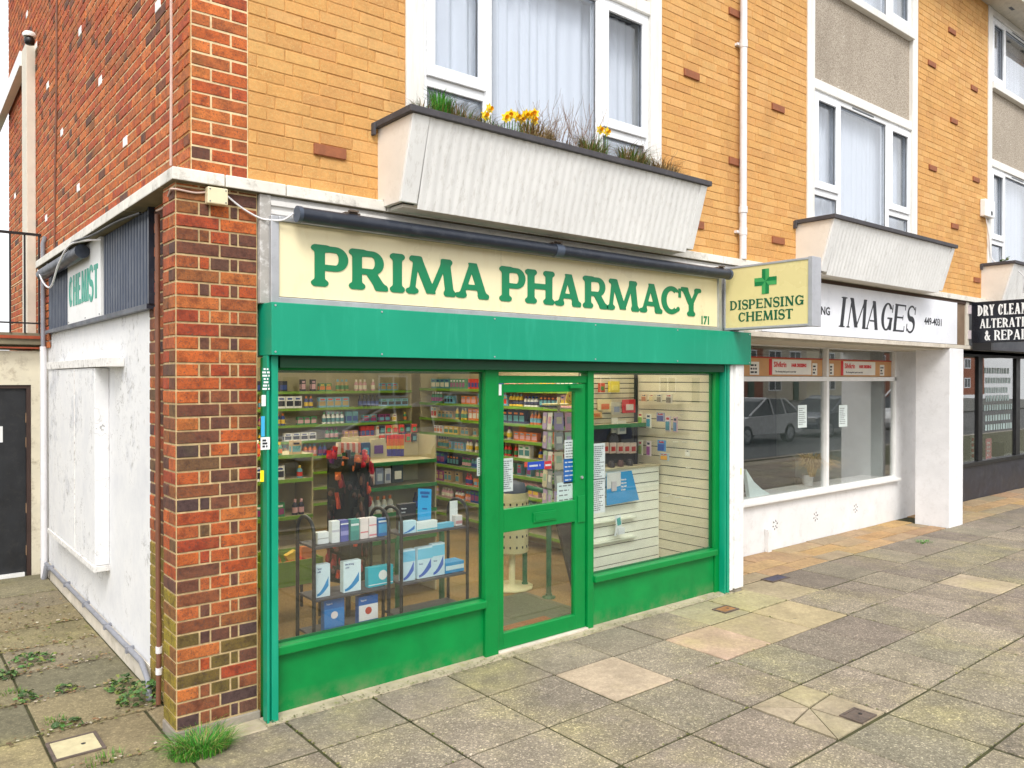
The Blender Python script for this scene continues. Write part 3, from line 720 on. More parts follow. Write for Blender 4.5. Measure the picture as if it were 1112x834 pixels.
# white fascia boards below the ledge above the pharmacy sign
M_fas = paint('white_fascia_board', rgb(222, 220, 216), .5, .05, dirt=rgb(150,140,125), dirt_amt=.5, scale=4)
q = MB(); q.box(.53, 5.3, -.012, .06, 2.44, 3.078); q.box(.53, 5.3, -.03, -.012, 3.02, 3.05); q.box(.53, 5.3, -.022, -.012, 2.97, 2.995); q.build('fascia_board', M_fas, bld, bevel=.002)
q = MB(); q.box(.462, .53, -.03, .06, 2.44, 3.078); q.build('fascia_end_post', paint('flaking_grey_white_post', rgb(170,166,160), .8, .1, dirt=rgb(240,240,238), dirt_amt=1, scale=7, bmp=.5), bld, bevel=.004)
# ------------------------------------------------------------------ left alley: rear wall, black door, balcony, stair post
M_cream = paint('grubby_cream_wall', rgb(214, 206, 184), .8, .08, dirt=rgb(120, 96, 66), dirt_amt=.8, scale=3.2, bmp=.3)
rw = thing('rear_outbuilding', 'cream rendered wall at the end of the alley with a black steel door', 'building', (-.8, 4.9, 0))
q = MB(); q.box(-3.2, -1.15, 4.8, 5.0, -.02, 2.28); q.box(-.02, .099, 4.8, 5.0, -.02, 2.28); q.box(-1.15, -.02, 4.8, 5.0, 1.935, 2.28); q.build('wall', M_cream, rw)
q = MB(); q.box(-1.15, -.06, 4.84, 4.89, .03, 1.90); dr_ = q.build('door', paint('black_door_paint', rgb(32, 34, 38), .5, .2, dirt=rgb(70, 66, 60), dirt_amt=.4, scale=6), rw, bevel=.003)
dr_['_w'] = list(Vector(rw['_w']))
q = MB(); q.box(-.06, -.02, 4.815, 4.9, -.02, 1.935); q.box(-1.15, -.06, 4.815, 4.9, 1.90, 1.935); q.build('door_frame', paint('dark_brown_frame', rgb(62, 44, 38), .6, .15), rw)
for zz in (1.6, 1.35, .68, .25): q = MB(); q.box(-.066, -.056, 4.828, 4.842, zz-.05, zz+.05); q.build('hinge', paint('rusty_hinge', rgb(150, 120, 90), .6, .2), dr_)
q = MB(); q.box(-.33, -.262, 4.834, 4.84, 1.36, 1.52); q.build('notice', flat(225, 225, 225), dr_)
q = MB(); q.box(-1.15, -.08, 4.80, 4.845, -.01, .03); q.build('threshold', M_white, rw)
bal = thing('balcony', 'rusty edged concrete balcony with dark iron railings above the black door', 'balcony', (-.8, 4.9, 2.3))
q = MB(); q.box(-3.2, .085, 4.72, 6.6, 2.34, 2.46); q.build('deck', M_soff, bal, bevel=.005)
q = MB(); q.box(-3.2, .085, 4.70, 4.718, 2.40, 2.43); q.box(-3.2, .085, 4.70, 4.718, 2.30, 2.315); q.build('edge_strip', paint('rust_edge', rgb(160, 74, 46), .8, .2), bal)
q = MB(); q.box(-3.2, .06, 4.70, 4.73, 3.44, 3.465); q.box(-3.2, .06, 4.705, 4.725, 2.55, 2.565)
x = .04
while x > -1.5: q.box(x-.008, x+.008, 4.707, 4.723, 2.46, 3.44); x -= .125
q.build('railing', M_black, bal)
pp = thing('soil_pipe', 'grey vertical waste pipe with an elbow beside the corrugated cladding', 'pipe', (.06, 4.62, 0))
q = MB(); q.tube([(.055, 4.58, 1.0), (.055, 4.58, 2.4), (.055, 4.58, 3.35), (.075, 4.56, 3.42)], .022, 10); q.build('pipe', M_pipe_g, pp)
q = MB(); q.tube([(.055, 4.58, 0), (.055, 4.58, 1.0), (.055, 4.58, 2.32)], .03, 10); q.build('lower_pipe', M_pipe_w, pp)
sp = thing('stair_screen', 'white concrete post with a sloping white beam on the far end of the side wall', 'concrete post', (0, 5.6, 2.47))
M_cp = paint('cream_concrete_post', rgb(216, 208, 192), .8, .05, dirt=rgb(170,160,140), dirt_amt=.3)
q = MB(); q.box(.0, .085, 5.2, 5.52, 2.47, 5.56); q.build('post', M_cp, sp, bevel=.006)
q = MB(); q.prism([(5.521, 5.56), (5.521, 5.40), (9.0, 5.18), (9.0, 5.36)], 0, -.02, .06); q.build('beam', M_white, sp)
lm = thing('bulkhead_lamp', 'small round black and white lamp on top of the white concrete post', 'lamp', (.03, 5.5, 5.6))
p = at(34.5, 41, 0, .02); q = MB(); q.lathe((p.x-.02, p.y, p.z-.12), [(.02, .04), (.045, .05), (.05, .10), (.03, .12)], 14); q.build('base', M_black, lm)
q = MB(); q.lathe((p.x-.02, p.y, p.z+.0), [(.06, 0), (.068, .025), (.05, .05), (.01, .06)], 14); q.build('dome', M_white, lm)
# ================================================================== PHARMACY SHOPFRONT
m, nt, b = nodes('scuffed_green_riser'); L = nt.links
n1 = noise(nt, 3, 5, .6); n2 = noise(nt, 24, 6, .8); n3 = noise(nt, 6, 5, .7)
c = ramp(nt, n1.outputs['Fac'], [(.3, rgb(0, 118, 56)), (.7, rgb(0, 140, 66))]).outputs[0]
tc = N(nt, 'ShaderNodeTexCoord'); sx_ = N(nt, 'ShaderNodeSeparateXYZ'); L.new(tc.outputs['Object'], sx_.inputs[0])
hz_ = ramp(nt, sx_.outputs[2], [(.0, W(1)), (.13, W(0))]); sp1 = ramp(nt, n3.outputs['Fac'], [(.4, W(0)), (.65, W(.75))])
mu_ = N(nt, 'ShaderNodeMath', operation='MULTIPLY'); L.new(hz_.outputs[0], mu_.inputs[0]); L.new(sp1.outputs[0], mu_.inputs[1])
c = mixc(nt, mu_.outputs[0], c, rgb(112, 118, 88)); c = mixc(nt, ramp(nt, n2.outputs['Fac'], [(.70, W(0)), (.74, W(.6))]).outputs[0], c, rgb(70, 130, 90))
L.new(c, b.inputs['Base Color']); b.inputs['Roughness'].default_value = .42; b.inputs['Specular IOR Level'].default_value = .35; bump(nt, n1.outputs['Fac'], b, .3, .01); M_riser = m
sf = thing('pharmacy_shopfront', 'green painted shopfront with a glazed door between two display windows', 'shopfront', (2.7, 0, 0))
GT = 2.05; SILL = .42
gy0, gy1 = -.03, .045
q = MB()
q.box(.492, .545, gy0, gy1, .0, 2.125)                         # left jamb
q.box(.545, 2.10, gy0, gy1, GT, 2.125); q.box(3.20, 4.80, gy0, gy1, GT, 2.125); q.box(2.225, 3.13, gy0, gy1, GT, 2.125)
q.box(2.105, 2.225, gy0-.012, gy1, .0, 2.125)                  # post left of door
q.box(3.13, 3.195, gy0-.012, gy1, .0, 2.125)                   # post right of door
q.box(4.80, 4.955, gy0, gy1, .0, 2.125)
q.box(2.225, 3.13, gy0+.004, gy1, 1.968, 2.024)                # transom over door
q.build('frame', M_green, sf, bevel=.004)
for x0, x1 in ((.545, 2.105), (3.195, 4.80)):
    q = MB(); q.box(x0, x1, gy0-.035, gy1, SILL-.055, SILL); q.build('sill', M_green, sf, bevel=.008)
    q = MB(); q.box(x0, x1, -.012, .02, .0, SILL-.056); q.build('stall_riser', M_riser, sf)
    g = MB(); g.box(x0-.01, x1+.01, .0, .006, SILL-.005, GT+.005); g.build('window_glass', M_gl, sf)
    b_ = MB(); b_.frame(x0, x1, SILL, GT, .007, .022, .014); b_.build('glazing_bead', paint('dark_green_bead', rgb(0, 96, 48), .45, .05), sf)
g = MB(); g.box(2.22, 3.135, 0, .006, 2.02, 2.055); g.build('transom_glass', M_gl, sf)
# door
dq = MB(); dy0, dy1 = -.022, .025; a, b_ = 2.232, 3.122
dq.box(a, a+.055, dy0, dy1, .022, 1.962); dq.box(b_-.115, b_, dy0, dy1, .022, 1.962)
dq.box(a+.055, b_-.115, dy0, dy1, 1.90, 1.962); dq.box(a+.055, b_-.115, dy0, dy1, .876, 1.045); dq.box(a+.055, b_-.115, dy0, dy1, .022, .138)
door = dq.build('door', M_green, sf, bevel=.004)
g = MB(); g.box(a+.05, b_-.11, 0, .006, .13, .88); g.build('lower_pane', M_gl, door)
g = MB(); g.box(a+.05, b_-.11, 0, .006, 1.04, 1.905); g.build('upper_pane', M_gl, door)
g = MB(); g.box(2.565, 2.80, dy0-.012, dy0-.0005, .918, .992); g.box(2.58, 2.785, dy0-.016, dy0-.0125, .93, .98); g.build('letter_plate', M_green, door, bevel=.003)
g = MB(); g.box(3.03, 3.11, dy0-.010, dy0-.0005, .865, 1.075); g.build('push_plate', M_green, door, bevel=.003)
g = MB(); g.tube([(3.075, dy0-.001, 1.22), (3.075, dy0-.012, 1.22)], .012, 10); g.build('lock', M_steel, door)
g = MB(); g.box(2.93, 3.06, dy0-.03, dy0-.0005, 1.925, 1.95); g.build('door_closer', M_green, door, bevel=.004)
g = MB(); g.box(2.235, 2.26, dy0-.006, dy0-.001, 1.88, 1.96); g.build('door_sticker', flat(225,232,225), door)
g = MB(); g.box(2.225, 3.13, -.05, .06, -.01, .021); g.build('threshold', paint('worn_pale_stone', rgb(205, 196, 182), .85, .12), sf, bevel=.004)
# roller shutter housing and guides
rs = thing('roller_shutter', 'teal metal roller shutter box spanning above the pharmacy windows with guide rails down both sides', 'roller shutter', (2.85, -.07, 2.13))
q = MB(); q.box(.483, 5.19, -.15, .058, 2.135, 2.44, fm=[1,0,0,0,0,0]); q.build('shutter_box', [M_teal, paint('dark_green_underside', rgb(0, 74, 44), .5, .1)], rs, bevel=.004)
q = MB()
for xx in (.505, 1.2, 2.1, 3.1, 4.1, 5.16):
    for zz in (2.155, 2.422): q.tube([(xx, -.1505, zz), (xx, -.154, zz)], .006, 8)
q.build('rivet', M_steel, rs)
q = MB(); q.box(.477, .491, -.095, -.031, .0, 2.134); q.box(.505, .545, -.095, -.031, .0, 2.134); q.box(.491, .505, -.075, -.031, .0, 2.134); q.build('guide_rail', M_teal, rs, bevel=.002)
q = MB(); q.box(4.895, 4.93, -.095, -.031, .0, 2.134); q.box(4.86, 4.878, -.095, -.031, .0, 2.134); q.box(4.878, 4.895, -.05, -.031, .0, 2.134); q.build('guide_rail', M_teal, rs, bevel=.002)
q = MB(); q.box(.56, 4.85, -.09, -.035, 2.065, 2.134); q.build('bottom_bar', paint('dark_green_slat', rgb(0, 66, 36), .5, .08), rs)
# stickers on the left guide
def sticker(px0, py0, px1, py1, y, mat, name, label, cat, marks=None, group=None, t=.0012):
    A, B = at(px0, py0, 1, y), at(px1, py1, 1, y); zc = (A.z+B.z)/2
    # box drawn straight in the world between two measured corners
    z0, z1 = min(A.z, B.z), max(A.z, B.z); x0, x1 = A.x, B.x
    q = MB(); q.box(x0, x1, y-t, y, z0, z1); o = tag(q.build(name, mat), label, cat, group)
    return o, x0, x1, z0, z1
def lines(o, x0, x1, z0, z1, y, n, mat, fill=.55, lo=.5, hi=.95, name='printed_lines', centre=False):
    q = MB(); h = (z1-z0)/n
    for i in range(n):
        z = z1-h*(i+.5); x = x0
        end = x0+(x1-x0)*ru(lo, hi)
        sh = ((x1-end)/2) if centre else 0
        while x < end:
            w = min(ru(.25, .8)*h*2.2, end-x); q.box(x+sh, x+w+sh, y-.0006, y, z-h*fill/2, z+h*fill/2); x += w+h*.35
    return q.build(name, mat, o)
I_W = flat(238, 240, 240); I_K = flat(40, 42, 48); I_G = flat(120, 125, 130)
o, *r_ = sticker(284.5, 399, 293, 424, -.096, flat(0, 120, 92), 'sticker', 'dark green sticker with white print at the top of the left shutter rail', 'sticker'); lines(o, *r_, -.0973, 7, I_W, centre=True)
o, *r_ = sticker(284, 429, 288.5, 441, -.096, I_W, 'sticker', 'narrow white sticker near the top of the left shutter rail', 'sticker')
o, *r_ = sticker(283, 475, 293, 488, -.096, I_W, 'sticker', 'white square sticker with black letters on the left shutter rail', 'sticker'); lines(o, r_[0]+.01, r_[1]-.01, r_[2]+.01, r_[3]-.01, -.0973, 3, I_K, fill=.7)
o, *r_ = sticker(282.5, 511, 286.5, 523, -.096, flat(250, 225, 20), 'sticker', 'yellow sticker on the left shutter rail', 'sticker')
o, *r_ = sticker(283.5, 452, 287.5, 474, -.096, flat(60, 170, 220), 'sticker', 'faded blue sticker above the white square one on the left shutter rail', 'sticker')
# right pilaster
pw = thing('white_pilaster', 'chipped white painted pilaster between the pharmacy and the hairdresser', 'pilaster', (5.03, -.05, 0))
M_pil = paint('chipped_white_paint', rgb(234, 234, 232), .6, .04, dirt=rgb(120, 112, 98), dirt_amt=.55, scale=3, bmp=.3)
q = MB(); q.box(4.985, 5.115, -.125, .05, .03, 2.455); q.box(4.94, 4.984, -.10, .05, .015, 2.134); q.build('shaft', M_pil, pw, bevel=.008)
q = MB(); q.box(4.995, 5.105, -.11, .05, -.01, .03); q.build('broken_foot', M_conc, pw)
q = MB(); q.box(5.06, 5.072, -.127, -.1255, 1.10, 1.16); q.build('yellow_mark', flat(225, 215, 40), pw)
# ------------------------------------------------------------------ main sign
M_cream_s = paint('cream_sign_acrylic', rgb(238, 226, 186), .28, .03, dirt=rgb(220, 196, 140), dirt_amt=.4, scale=1.4, streak=(3,3,.8), bmp=.02)
M_sgreen = paint('sign_green', rgb(0, 126, 80), .35, .03, bmp=.01)
sg = thing('shop_sign', 'long cream fascia sign with big green letters over the pharmacy', 'sign', (2.65, -.05, 2.46))
q = MB(); q.box(.57, 4.80, -.05, -.0125, 2.485, 2.925); q.build('panel', M_cream_s, sg)
q = MB(); q.frame(.515, 4.845, 2.445, 2.955, -.066, -.0125, .05, tb=.035, tt=.028); q.build('sign_frame', M_steel, sg, bevel=.004)
q = MB(); q.box(2.235, 2.238, -.0506, -.05, 2.485, 2.92); q.build('panel_joint', flat(200, 190, 150), sg)
BZ, TZ = 2.568, 2.812; H_ = .244
its = [('P',.769,1.017),('R',1.022,1.293),('I',1.316,1.428),('M',1.436,1.834),('A',1.832,2.126),('P',2.220,2.465),('H',2.463,2.757),('A',2.760,3.040),('R',3.058,3.333),('M',3.326,3.717),('A',3.722,4.015),('C',4.003,4.270),('Y',4.268,4.553)]
lettering('lettering', [(c, a, b2_, 0) for c, a, b2_ in its], H_, (0, -.0505, BZ), UX, UZ, (0,-1,0), ST_PRIMA, M_sgreen, sg, .005)
text('street_number', '171', .072, (4.545, -.052, 2.503), UX, UZ, M_sgreen, sg, xs=.95, off=.004)
# strip light
tl = thing('strip_light', 'long dark blue tubular light casing above the pharmacy sign', 'light', (2.7, -.15, 2.97))
q = MB(); q.tube([(.65, -.15, 2.962), (2.69, -.15, 2.962)], .045, 16); q.build('tube_casing', M_dark, tl)
q = MB(); q.tube([(2.705, -.15, 2.962), (4.82, -.15, 2.962)], .045, 16); q.build('tube_casing', M_dark, tl)
for a, b_ in ((.635, .66), (2.66, 2.735), (4.81, 4.84)): q = MB(); q.tube([(a, -.15, 2.962), (b_, -.15, 2.962)], .049, 16); q.build('end_cap', paint('casing_cap', rgb(70, 80, 96), .4, .1), tl)
for xx in (1.0, 2.7, 4.72): q = MB(); q.box(xx-.05, xx+.05, -.15, -.031, 3.009, 3.019); q.box(xx-.03, xx+.03, -.17, -.14, 3.0195, 3.03); q.build('bracket', paint('rust_bracket', rgb(98, 84, 72), .8, .2), tl)
# ------------------------------------------------------------------ projecting sign
ps = thing('projecting_sign', 'cream box sign with a green cross sticking out from the wall beside the pharmacy fascia', 'sign', (4.97, -.5, 2.45))
q = MB(); q.box(4.90, 5.03, -.905, -.07, 2.475, 3.02); q.build('panel', paint('aged_cream_acrylic', rgb(232, 218, 158), .3, .04, dirt=rgb(205,180,110), dirt_amt=.4, scale=1.5, bmp=.02), ps)
q = MB(); q.box(4.893, 5.037, -.945, -.9055, 2.45, 3.045); q.box(4.893, 5.037, -.9054, -.06, 3.0205, 3.04); q.box(4.893, 5.037, -.9054, -.06, 2.455, 2.4745); q.box(4.893, 5.037, -.0695, -.05, 2.4746, 3.02); q.build('sign_frame', paint('grey_metal_frame', rgb(170, 172, 178), .4, .06, dirt=rgb(120,120,122)), ps, bevel=.003)
q = MB(); q.box(4.94, 4.99, -.05, -.012, 2.6, 2.9); q.build('wall_bracket', M_steel, ps)
M_dgr = paint('dark_sign_green', rgb(0, 92, 62), .35, .03, bmp=.01)
def row(s, u0, u1, v0, wd, gap=.1):
    tot = sum(wd.get(c, .8) for c in s) + gap*(len(s)-1); k = (u1-u0)/tot; out = []; x = u0
    for c in s: w = wd.get(c, .8)*k; out.append((c, x, x+w, v0)); x += w+gap*k
    return out
WD = dict(D=.86, I=.42, S=.66, P=.76, E=.78, N=.98, G=.9, C=.82, H=1.0, M=1.15, T=.82, A=.98, R=.9, L=.74, Y=.9)
lettering('lettering', row('DISPENSING', .118, .862, 0, WD), .085, (4.8995, 0, 2.638), UMY, UZ, (-1,0,0), ST_DISP, M_dgr, ps, .002)
lettering('lettering', row('CHEMIST', .210, .762, 0, WD), .085, (4.8995, 0, 2.526), UMY, UZ, (-1,0,0), ST_DISP, M_dgr, ps, .002)
q = MB(); cy, cz, a, s_ = -.491, 2.873, .036, .112; xx = 4.898
for pts in ([(cy-a, cz+a), (cy+a, cz+a), (cy+a, cz+s_), (cy-a, cz+s_)], [(cy-a, cz-s_), (cy+a, cz-s_), (cy+a, cz-a), (cy-a, cz-a)], [(cy+a, cz-a), (cy+s_, cz-a), (cy+s_, cz+a), (cy+a, cz+a)], [(cy-s_, cz-a), (cy-a, cz-a), (cy-a, cz+a), (cy-s_, cz+a)], [(cy-a, cz-a), (cy+a, cz-a), (cy+a, cz+a), (cy-a, cz+a)]):
    q.prism(pts, 0, xx, 4.8995)
q.build('green_cross', paint('cross_green', rgb(20, 128, 72), .35, .03, bmp=.01), ps)
q = MB(); xx = 4.897
for s1 in ([(cy, cz), (cy-a, cz+a), (cy-a, cz+s_), (cy, cz+s_)], [(cy, cz), (cy-a, cz-a), (cy-s_, cz-a), (cy-s_, cz)], [(cy, cz), (cy+a, cz-a), (cy+a, cz-s_), (cy, cz-s_)], [(cy, cz), (cy+a, cz+a), (cy+s_, cz+a), (cy+s_, cz)]):
    q.prism(s1, 0, xx-.0006, 4.8978)
q.build('cross_facet', paint('cross_light_green', rgb(70, 165, 95), .35, .03, bmp=.01), ps)
# ------------------------------------------------------------------ side sign
cs = thing('side_sign', 'white upright panel with tall green letters set in the dark cladding on the side wall', 'sign', (.07, 2.7, 2.46))
q = MB(); q.box(.055, .0895, 2.07, 3.325, 2.473, 3.075); q.build('panel', M_white, cs, bevel=.003)
q = MB()
for yy in (2.1, 2.6, 3.28): q.tube([(.0545, yy, 2.49), (.051, yy, 2.49)], .006, 8)
q.build('screws', M_rub, cs)
lettering('lettering', row('CHEMIST', -3.255, -2.145, 0, dict(C=.8, H=.85, E=.7, M=1.05, I=.26, S=.78, T=.74), gap=.16), .262, (.0545, 0, 2.618), UMY, UZ, (-1,0,0), dict(W=.2, T=.15, S=.1, r=.02, k=0, sans=True), paint('teal_letters', rgb(0, 150, 125), .4, .05), cs, .003)
sl = thing('side_strip_light', 'dark half round light casing under the ledge over the side wall sign', 'light', (0, 3.3, 3.0))
q = MB(); q.tube([(.0, 2.42, 3.0), (.0, 4.25, 3.0)], .055, 16); q.build('tube_casing', M_dark, sl)
q = MB(); q.box(-.01, .05, 2.9, 2.96, 3.02, 3.078); q.box(-.01, .05, 3.9, 3.96, 3.02, 3.078); q.build('bracket', M_black, sl)
cable('side_light_cable', [(.04, 1.95, 3.03), (-.02, 2.2, 3.05), (-.06, 2.6, 3.06), (-.07, 3.0, 2.95), (-.07, 3.35, 2.80), (-.06, 3.8, 2.88), (-.04, 4.2, 3.03)], .008, M_pipe_w, 'pale loose cable looping under the dark casing on the side wall')
cable('side_light_cable', [(.02, .8, 3.04), (.0, 1.3, 3.06), (-.03, 1.9, 3.05), (-.05, 2.5, 3.075), (-.03, 2.9, 3.06)], .008, M_black, 'black cable running below the ledge over the dark cladding')
# ================================================================== HAIRDRESSER
hs = thing('hairdresser_shopfront', 'recessed white painted shopfront with a wide two pane window', 'shopfront', (8, .72, 0))
M_wpw = paint('white_painted_wall', rgb(228, 228, 228), .65, .05, dirt=rgb(175, 170, 165), dirt_amt=.4, scale=2.5, bmp=.4)
q = MB(); q.box(5.12, 10.02, .72, .90, -.02, .56); q.build('stall_riser', M_wpw, hs)
q = MB(); q.box(5.12, 10.06, .655, .80, .562, .60); q.build('sill', M_white, hs, bevel=.008)
q = MB(); q.box(5.12, 10.0, .70, .76, .60, .635); q.box(5.12, 10.0, .70, .76, 1.975, 2.03); q.box(5.12, 10.0, .705, .76, 2.385, 2.419)
for xx in (8.085,): q.box(xx, xx+.06, .69, .76, .635, 1.975); q.box(xx, xx+.05, .69, .76, 2.03, 2.385)
q.box(9.95, 10.0, .70, .76, .635, 2.385); q.build('window_frame', M_white, hs, bevel=.003)
q = MB(); q.box(5.12, 8.09, .73, .736, .62, 2.0); q.box(8.14, 9.98, .73, .736, .62, 2.0); q.build('window_glass', M_gl, hs)
q = MB(); q.box(5.12, 8.09, .74, .745, 2.26, 2.40); q.box(8.13, 9.96, .74, .745, 2.26, 2.40); q.build('top_glass', M_gl, hs)
q = MB(); q.box(10.001, 11.1, .73, .80, -.02, 2.42); q.build('return_wall', M_wpw, hs)
q = MB(); q.box(9.95, 10.39, -.03, .42, -.02, 2.418); q.build('front_pillar', paint('breeze_block_white', rgb(232, 232, 234), .7, .04, dirt=rgb(190,188,186), dirt_amt=.4, scale=5, bmp=.5), hs, bevel=.006)
q = MB(); q.box(5.12, 10.7, -.03, .059, 2.42, 2.47); q.build('canopy_edge', paint('stained_white_edge', rgb(208, 200, 186), .7, .1, dirt=rgb(140,120,90), dirt_amt=.6, scale=6), hs, bevel=.004)
q = MB(); q.box(5.12, 10.38, .06, .90, 2.40, 2.4195); q.build('canopy_soffit', paint('soffit_cream', rgb(200, 194, 178), .8, .08), hs)
for xx in (6.98, 7.88, 8.88):
    p = MB()
    for i in range(6):
        a_ = i*math.pi/3+.3; p.obox((xx+.045*math.cos(a_), .7195, .28+.05*math.sin(a_)), (.022, .003, .013), Matrix.Rotation(-a_, 3, 'Y'))
    for i in range(5): p.obox((xx+ru(-.03,.03), .7195, .28+ru(-.035,.035)), (.009, .003, .009))
    p.build('air_vent', paint('grey_vent_holes', rgb(84, 82, 80), .9), hs)
q = MB(); q.box(6.75, 6.82, .66, .719, -.01, .26); q.build('pipe_box', M_wpw, hs, bevel=.004)
hg = thing('hairdresser_sign', 'white fascia sign with black italic letters and a phone number', 'sign', (7.9, 0, 2.47))
q = MB(); q.box(5.56, 10.18, -.028, .0595, 2.475, 3.04); q.build('panel', paint('white_sign_board', rgb(232, 234, 240), .4, .04, dirt=rgb(200, 204, 214), dirt_amt=.6, scale=2.2), hg, bevel=.002)
q = MB(); q.box(10.19, 10.50, .0, .0595, 2.475, 3.07); q.build('end_boards', paint('weathered_brown_board', rgb(124, 104, 84), .8, .15), hg)
q = MB(); q.box(5.31, 10.5, -.02, .0595, 3.042, 3.078); q.build('top_board', paint('dark_brown_board', rgb(86, 68, 58), .8, .15), hg)
h2 = .335
lettering('lettering', [('I', 7.03, 7.16, 0), ('M', 7.20, 7.63, 0), ('A', 7.63, 7.93, 0), ('G', 7.99, 8.27, 0), ('E', 8.31, 8.60, 0), ('S', 8.655, 8.87, 0)], h2, (0, -.0285, 2.583), UX, UZ, (0,-1,0), ST_IMG, I_K, hg, .002)
text('small_lettering', 'NG', .088, (6.655, -.0295, 2.70), UX, UZ, I_K, hg, xs=1.05, off=.003)
text('phone_number', '449-4031', .092, (9.17, -.0295, 2.705), UX, UZ, I_K, hg, xs=1.1, off=.003)
# posters behind the transom glass
wp = thing('window_banner', 'long orange brown paper banner behind the top panes of the hairdresser window', 'banner', (7.5, .75, 2.04))
q = MB(); q.box(5.3, 8.08, .75, .754, 2.035, 2.26); q.box(8.15, 9.94, .75, .754, 2.035, 2.26); q.build('backing', paint('brown_banner_paper', rgb(206, 158, 108), .7, .06), wp)
q = MB(); q.box(5.3, 8.08, .7465, .7498, 2.245, 2.262); q.box(8.15, 9.94, .7465, .7498, 2.245, 2.262); q.build('red_edge', flat(185, 60, 40), wp)
for xa in (6.95, 8.60):
    q = MB(); q.box(xa-.06, xa-.005, .745, .7498, 2.05, 2.24); q.build('red_stripe', flat(215, 40, 45), wp)
    q = MB(); q.box(xa, xa+.86, .745, .7498, 2.055, 2.235); q.build('white_card', flat(236, 232, 222), wp)
    text('red_lettering', 'Silvikrin', .065, (xa+.03, .744, 2.145), UX, UZ, flat(215, 40, 45), wp, off=.002, xs=.95)
    text('red_lettering', 'HAIR DRESSING', .04, (xa+.41, .744, 2.15), UX, UZ, flat(215, 40, 45), wp, off=.003, xs=.85)
    text('small_print', 'The dressing that\'s good to your hair', .024, (xa+.06, .744, 2.08), UX, UZ, I_K, wp, xs=.9)
for xa, xb in ((6.5, 6.66), (7.93, 7.84), (8.25, 8.33), (9.60, 9.70)):
    a_, b_ = min(xa, xb), max(xa, xb); q = MB(); q.box(a_, b_+.02, .745, .7498, 2.05, 2.20); q.build('white_card', flat(236, 232, 222), wp)
    lines(wp, a_+.01, b_+.01, 2.06, 2.18, .745, 3, I_K)
for k, (x0, y0, x1, y1, nm) in enumerate(((866.5, 440, 876, 464, 'left'), (911, 440, 920, 463, 'right'))):
    o, *r_ = sticker(x0, y0, x1, y1, .729, flat(226, 238, 236), 'notice', 'white paper notice taped inside the %s pane of the hairdresser window' % nm, 'notice', t=.001)
    lines(o, r_[0]+.02, r_[1]-.02, r_[2]+.03, r_[3]-.03, .7278, 9, I_G, fill=.35)
# ================================================================== DRY CLEANER
dc = thing('dry_cleaner_shopfront', 'black framed shopfront with a dark stall riser at the right edge', 'shopfront', (13, .8, 0))
M_bk = paint('charcoal_shop_paint', rgb(46, 46, 54), .45, .15, dirt=rgb(90, 92, 98), dirt_amt=.5, scale=3)
q = MB(); q.box(12.1, 17.4, .80, .95, -.02, .56); q.build('stall_riser', M_bk, dc)
q = MB(); q.box(12.1, 17.4, .76, .86, .561, .625); q.build('sill', M_black, dc, bevel=.004)
q = MB(); q.box(12.1, 12.22, .80, .86, .625, 2.38); q.box(13.15, 13.32, .79, .86, .625, 2.38); q.box(14.86, 15.05, .79, .86, .625, 2.38); q.box(12.1, 17.4, .785, .86, 2.381, 2.55); q.build('window_frame', M_black, dc)
q = MB(); q.box(12.22, 17.4, .82, .826, .63, 2.38); q.build('window_glass', M_gl, dc)
q = MB(); q.box(11.101, 12.1, .80, .95, -.02, 2.46); q.build('side_panel', M_bk, dc)
q = MB(); q.box(10.62, 16, .0, .059, 2.46, 3.07); q.build('fascia', paint('black_fascia', rgb(34, 38, 46), .4, .1), dc)
q = MB(); q.box(10.7, 16, -.1, .82, 2.42, 2.459); q.build('canopy', M_bk, dc)
# etched lettering on glass reads as a pale list
q = MB()
for i, zz in enumerate((2.10, 1.93, 1.76, 1.62, 1.46, 1.28, 1.12)):
    x = 13.45+ru(0, .15); end = 14.75-ru(0, .25)
    while x < end: w = ru(.05, .11); q.box(x, x+w*.8, .816, .8195, zz, zz+.10); x += w+.035
q.build('etched_lettering', flat(170, 190, 188), dc)
dg = thing('dry_cleaner_sign', 'black projecting sign with white serif capitals at the right edge', 'sign', (10.65, -.6, 2.46))
q = MB(); q.box(10.60, 10.72, -1.35, -.05, 2.505, 3.07); q.build('panel', paint('black_sign_gloss', rgb(22, 26, 36), .25, .05), dg, bevel=.004)
q = MB(); q.box(10.60, 10.68, -.30, -.06, 2.40, 2.503); q.build('lower_bracket', M_black, dg)
for zz in (2.62, 2.97): q = MB(); q.box(10.56, 10.62, -.049, .03, zz-.06, zz+.06); q.build('wall_fixing', paint('pale_fixing', rgb(200, 190, 195), .5), dg, bevel=.004)
ww = dict(WD); 
def rowp(s, u0, per, v0, gap=.1):
    out = []; x = u0
    for c in s:
        if c == ' ': x += per*.5; continue
        w = ww.get(c, .8)*per; out.append((c, x, x+w, v0)); x += w+gap*per
    return out
lettering('lettering', rowp('DRY CLEANING', .128, .074, 0), .146, (10.5995, 0, 2.876), UMY, UZ, (-1,0,0), ST_DRY, I_W, dg, .002)
lettering('lettering', rowp('ALTERATIONS', .155, .076, 0), .127, (10.5995, 0, 2.705), UMY, UZ, (-1,0,0), ST_DRY, I_W, dg, .002)
lettering('lettering', rowp('& REPAIRS', .218, .085, 0), .135, (10.5995, 0, 2.535), UMY, UZ, (-1,0,0), ST_DRY, I_W, dg, .002)
q = MB(); q.box(10.50, 10.6, -.02, .06, 2.475, 3.07); q.build('white_fixing_post', paint('pale_cream_post', rgb(208, 202, 188), .7, .06), dg)
